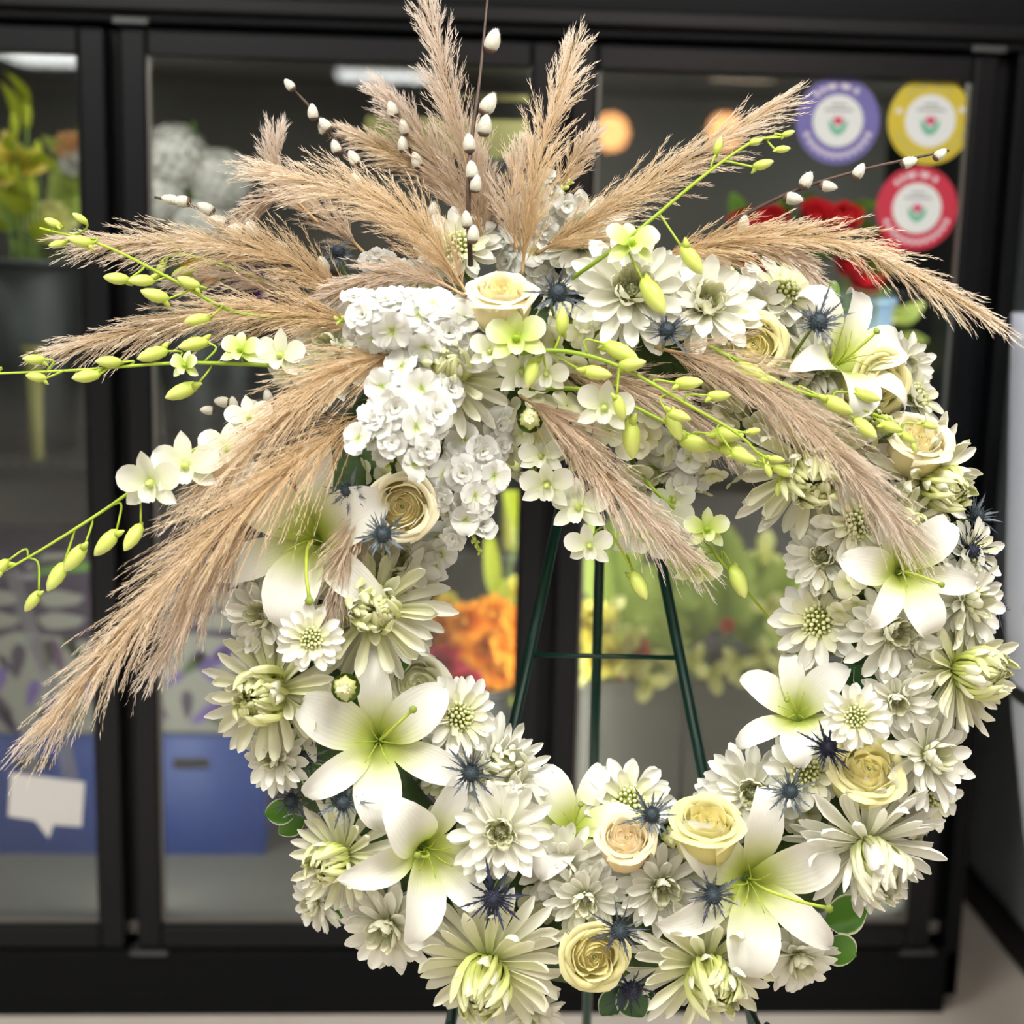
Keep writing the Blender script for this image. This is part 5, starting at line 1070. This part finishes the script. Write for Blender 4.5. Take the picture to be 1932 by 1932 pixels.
# --- orange and pink bouquet seen through the ring, behind second door
vessel('flower_bucket', gx(880, 1320, .3), .3, .177, onplane_y(880, 1305, .2).z, .085, .115, M['bucketd'], 'charcoal bucket of orange blooms seen through the ring', 'bucket', 'cooler buckets'); foot = (gx(880, 1320, .3), .3, .22)
for i, (x, y, d, k_) in enumerate([(880, 1175, 84, 0), (930, 1160, 80, 0), (905, 1225, 84, 0), (960, 1215, 80, 0), (855, 1215, 76, 0), (940, 1265, 84, 0), (975, 1170, 66, 0), (835, 1165, 70, 0), (900, 1275, 64, 0), (980, 1260, 60, 0)]):
    bgflower('orange_bloom', 'orange', 'ball', M['orange'], x, y, .2+.02*(i % 3), d, (U(-.2, .2), .2), ['orange bloom at the heart of the bouquet seen through the ring', 'orange bloom upper right of the bouquet, near the lime leaf', 'orange bloom low in the middle of the bouquet', 'orange bloom on the mullion side of the bouquet', 'orange bloom above the rosy pink ones', 'lowest large orange bloom, above the hanging lime leaf', 'small orange bloom touching the soft yellow ones', 'orange bloom at the upper left of the bouquet', 'small orange bloom right over the pink bloom', 'small orange bloom lowest beside the mullion'][i], 'orange blooms seen through the ring', foot)
for i, (x, y, d) in enumerate([(975, 1115, 60), (988, 1150, 56), (1000, 1230, 56), (842, 1135, 44)]):
    bgflower('yellow_bloom', 'yel', 'ball', M['yel'], x, y, .27, d, (.0, .2), ['topmost soft yellow bloom beside the mullion', 'soft yellow bloom second from the top beside the mullion', 'soft yellow bloom at the mullion, low beside the easel leg', 'tiny yellow bloom left of the orange bouquet'][i], 'yellow blooms by the orange bouquet', foot)
for i, (x, y, d) in enumerate([(835, 1255, 84), (880, 1295, 80), (825, 1305, 70)]):
    bgflower('pink_bloom', 'pinkp', 'ball', M['pinkp'], x, y, .17, d, (-.1, .0), ['rosy pink bloom touching the wreath rim', 'rosy pink bloom nearest the bucket rim', 'rosy pink bloom lowest by the daisy chrysanthemum'][i], 'pink blooms under the orange bouquet', foot)
for i, (x, y, L, dg, lab) in enumerate([(935, 1140, 150, 95, 'upright lime leaf behind the dangling stock'), (965, 1140, 90, 120, 'lime leaf standing in the orange bouquet'), (940, 1270, 90, -60, 'lime leaf hanging below the orange bouquet'), (975, 1000, 130, 100, 'tall lime leaf beside the straw-yellow jar')]):
    p = onplane_y(x, y, .24); s = (p-CAM).dot(-CN)/F; a = math.radians(dg); d = (CR*math.cos(a)+CU*math.sin(a)).normalized(); mm = Matrix((d, CN.cross(d), CN)).transposed().to_4x4() @ Matrix.Scale(L*s, 4); mm.translation = p
    V, Fc, T, Wd = petal(1, .11, 'leaf', 10, -14, .3, 7, 3); rt = empty('long_leaf', mm, lab, 'foliage', 'lime leaves seen through the ring'); obj('blade', MB().add(V, Fc, T, Wd).mesh('blade', M['lime']), rt)
    iv = mm.inverted(); V, Fc, T, Wd = tube([Vector((0, 0, 0)), iv @ Vector(foot)], .002/(L*s), 5); obj('stalk', MB().add(V, Fc, T, Wd).mesh('stalk', M['stem']), rt)
zj = onplane_y(970, 1040, .34).z; bevbox('jar_ledge', (gx(800, 1040, .3), SE[2]-.04, .3, .6, zj-.012, zj-.001), M['wire'], cool, .002); vessel('yellow_jar', gx(973, 950, .36), .36, zj, onplane_y(970, 868, .34).z, .028, .03, M['amber'], 'straw-yellow jar beside the mullion, seen through the ring', 'jar')
# --- pale yellow alstroemeria and fern in grey tubs, third door
for j, (xa, xb, lab) in enumerate([(1096, 1285, 'grey tub of pale yellow flowers beside the mullion'), (1292, 1500, 'grey tub of pale yellow flowers behind the right easel leg')]):
    x0, x1 = gx(xa, 1400, .16), gx(xb, 1400, .16); zt_ = onplane_y((xa+xb)/2, 1285, .16).z; rt = empty('grey_tub', Matrix.Translation(((x0+x1)/2, .28, .177)), lab, 'tub', 'grey tubs'); hw = (x1-x0)/2; H = zt_-.177; mb = MB()
    for bb in [(-hw, hw, -.12, -.112, 0, H), (-hw, hw, .112, .12, 0, H), (-hw, -hw+.008, -.112, .112, 0, H), (hw-.008, hw, -.112, .112, 0, H), (-hw, hw, -.112, .112, 0, .008)]: V, Fc = box(*bb); mb.add(V, Fc)
    obj('body', mb.mesh('body', M['bucket'], False), rt); bevbox('lip', (-hw-.004, hw+.004, -.126, -.12, H-.02, H), M['bucket'], rt, .002)
    foot = ((x0+x1)/2, .28, .22)
    pts = [(1120, 1180, 80), (1140, 1240, 70), (1110, 1270, 56), (1190, 1250, 64), (1225, 1290, 70), (1265, 1250, 60), (1150, 1160, 70), (1200, 1200, 50)] if j == 0 else [(1310, 1250, 60), (1345, 1275, 64), (1390, 1255, 60), (1440, 1240, 60), (1420, 1290, 56), (1480, 1200, 70), (1470, 1265, 60), (1450, 1150, 60), (1440, 1050, 80)]
    ORD = 'first second third fourth fifth sixth seventh eighth ninth'.split(); rk = {q: ORD[n_] for n_, q in enumerate(sorted(pts))}; tb = 'in the tub beside the mullion' if j == 0 else 'in the tub behind the easel leg'
    for i, (x, y, d) in enumerate(pts):
        far = y < 1100; bgflower('alstroemeria', 'yel2' if i < 2 and j == 0 else 'cream', 'ball' if i < 2 and j == 0 else 'star', M['yel'] if i < 2 and j == 0 else M['cream'], x, y, .13+.02*(i % 3)+(.25 if far else 0), d*1.3, (U(-.3, .3), .35), rk[(x, y, d)] + ' pale yellow bloom from the mullion, ' + tb, 'pale yellow blooms in grey tubs', foot)
    for i, (x, y, d) in enumerate([(1200, 1225, 56), (1175, 1265, 44)] if j == 0 else [(1330, 1290, 36), (1372, 1180, 30)]):
        bgflower('coral_bloom', 'coral', 'ball', M['coral'], x, y, .18, d, (0, .2), ('larger', 'smaller')[i] + ' coral bloom ' + tb, 'coral blooms in grey tubs', foot)
    for i, (x, y, L, dg) in enumerate([(1180, 1200, 230, 100), (1150, 1150, 200, -40), (1130, 1080, 190, -25), (1220, 1190, 180, 60)] if j == 0 else [(1330, 1220, 190, 120), (1380, 1200, 200, 100), (1400, 1230, 190, 60), (1300, 1180, 180, 40), (1440, 1220, 160, 80)]):
        frond(x, y, .27+.02*i, L, dg, 'fern', ['long upright', 'drooping', 'high arching', 'slanting', 'outermost'][i] + ' yellow-green frond ' + tb, 'fronds in grey tubs', foot)
# --- red roses in the third door
vx = gx(1625, 700, .3); vessel('blue_vase', vx, .3, 1.026, onplane_y(1630, 560, .3).z, .04, .055, M['bucketb'], 'blue-grey vase under the red roses', 'vase'); foot = (vx, .3, 1.06)
for i, (x, y, d, lab) in enumerate([(1405, 432, 60, 'red rose behind the willow catkin'), (1455, 428, 62, 'red rose peeking over the bending pampas plume'), (1545, 428, 74, 'full red rose above the bending pampas plume'), (1590, 425, 66, 'red rose beside the red sticker'), (1530, 415, 56, 'red rose bud highest of the bunch'), (1415, 510, 50, 'dark red rose under the bending plume'), (1490, 525, 56, 'red rose behind the upright daisy chrysanthemum'), (1605, 510, 66, 'red rose below the bending plume'), (1630, 535, 72, 'big red rose over the blue-grey vase'), (1670, 470, 62, 'red rose half behind the red sticker')]):
    bgflower('red_rose', 'red', 'rose', M['red'], x, y, .2+.03*(i % 3), d*1.35, (U(-.2, .2), .35), lab, 'red roses in the cooler', foot, 'gleaf')
vessel('flower_bucket', gx(1730, 760, .42), .42, 1.026, 1.2, .05, .065, M['bucketd'], 'charcoal bucket of small yellow blooms behind the third door', 'bucket', 'cooler buckets'); foot = (gx(1730, 760, .42), .42, 1.05)
for (x, y, d, lab) in [(1720, 680, 60, 'small yellow bloom beside the third door edge'), (1745, 700, 44, 'smaller yellow bloom lower by the third door edge'), (1690, 600, 50, 'muted yellow bloom under the red roses')]: bgflower('yellow_spray', 'cream', 'star', M['cream'], x, y, .4, d, (.1, .4), lab, 'yellow blooms behind the third door', foot, 'fern')
# --- lamps behind the camera that mirror in the glass, and the white drum
for (x, y, z, lab) in [(.99, -6, 2.08, 'glowing amber globe lamp mirrored in the glass by the middle seam'), (1.64, -6, 2.10, 'second glowing amber globe lamp mirrored behind the pampas tip')]:
    rt = empty('pendant_lamp', Matrix.Translation((x, y, z)), lab, 'lamp', 'globe pendant lamps'); V, Fc, T, Wd = lathe([(.02, .1), (.075, .07), (.1, 0), (.075, -.07), (.02, -.1)], 16); obj('globe', MB().add(V, Fc, T, Wd).mesh('globe', M['warm']), rt); V, Fc, T, Wd = tube([(0, 0, .09), (0, 0, 2.75-z)], .004, 6); obj('cord', MB().add(V, Fc, T, Wd).mesh('cord', M['gasket']), rt)
c = PD(2120, 1180, 2.25); r0 = (2120-1906)*2.25/F; zz0 = c.z
rt = empty('storage_drum', Matrix.Translation((c.x, c.y, 0)), 'bulging white plastic drum with dark band at the picture edge', 'drum'); b_z = PD(1900, 1310, 2.25).z
drum_r = lambda z: max(.03, r0*(1-.95*((zz0-z)/zz0)**1.1)) if z < zz0 else r0*(1+.35*(z-zz0))
pr = []
for i in range(25):
    z = PD(1925, 590, 2.25).z*i/24; pr.append((drum_r(z), z))
V, Fc, T, Wd = lathe(pr, 40); obj('body', MB().add(V, Fc, T, Wd).mesh('body', M['barrel']), rt)
rb = drum_r(b_z); V, Fc, T, Wd = lathe([(rb-.003, b_z-.012), (rb+.003, b_z-.011), (rb+.003, b_z+.011), (rb-.003, b_z+.012)], 40, False); obj('band', MB().add(V, Fc, T, Wd).mesh('band', M['gasket']), rt)
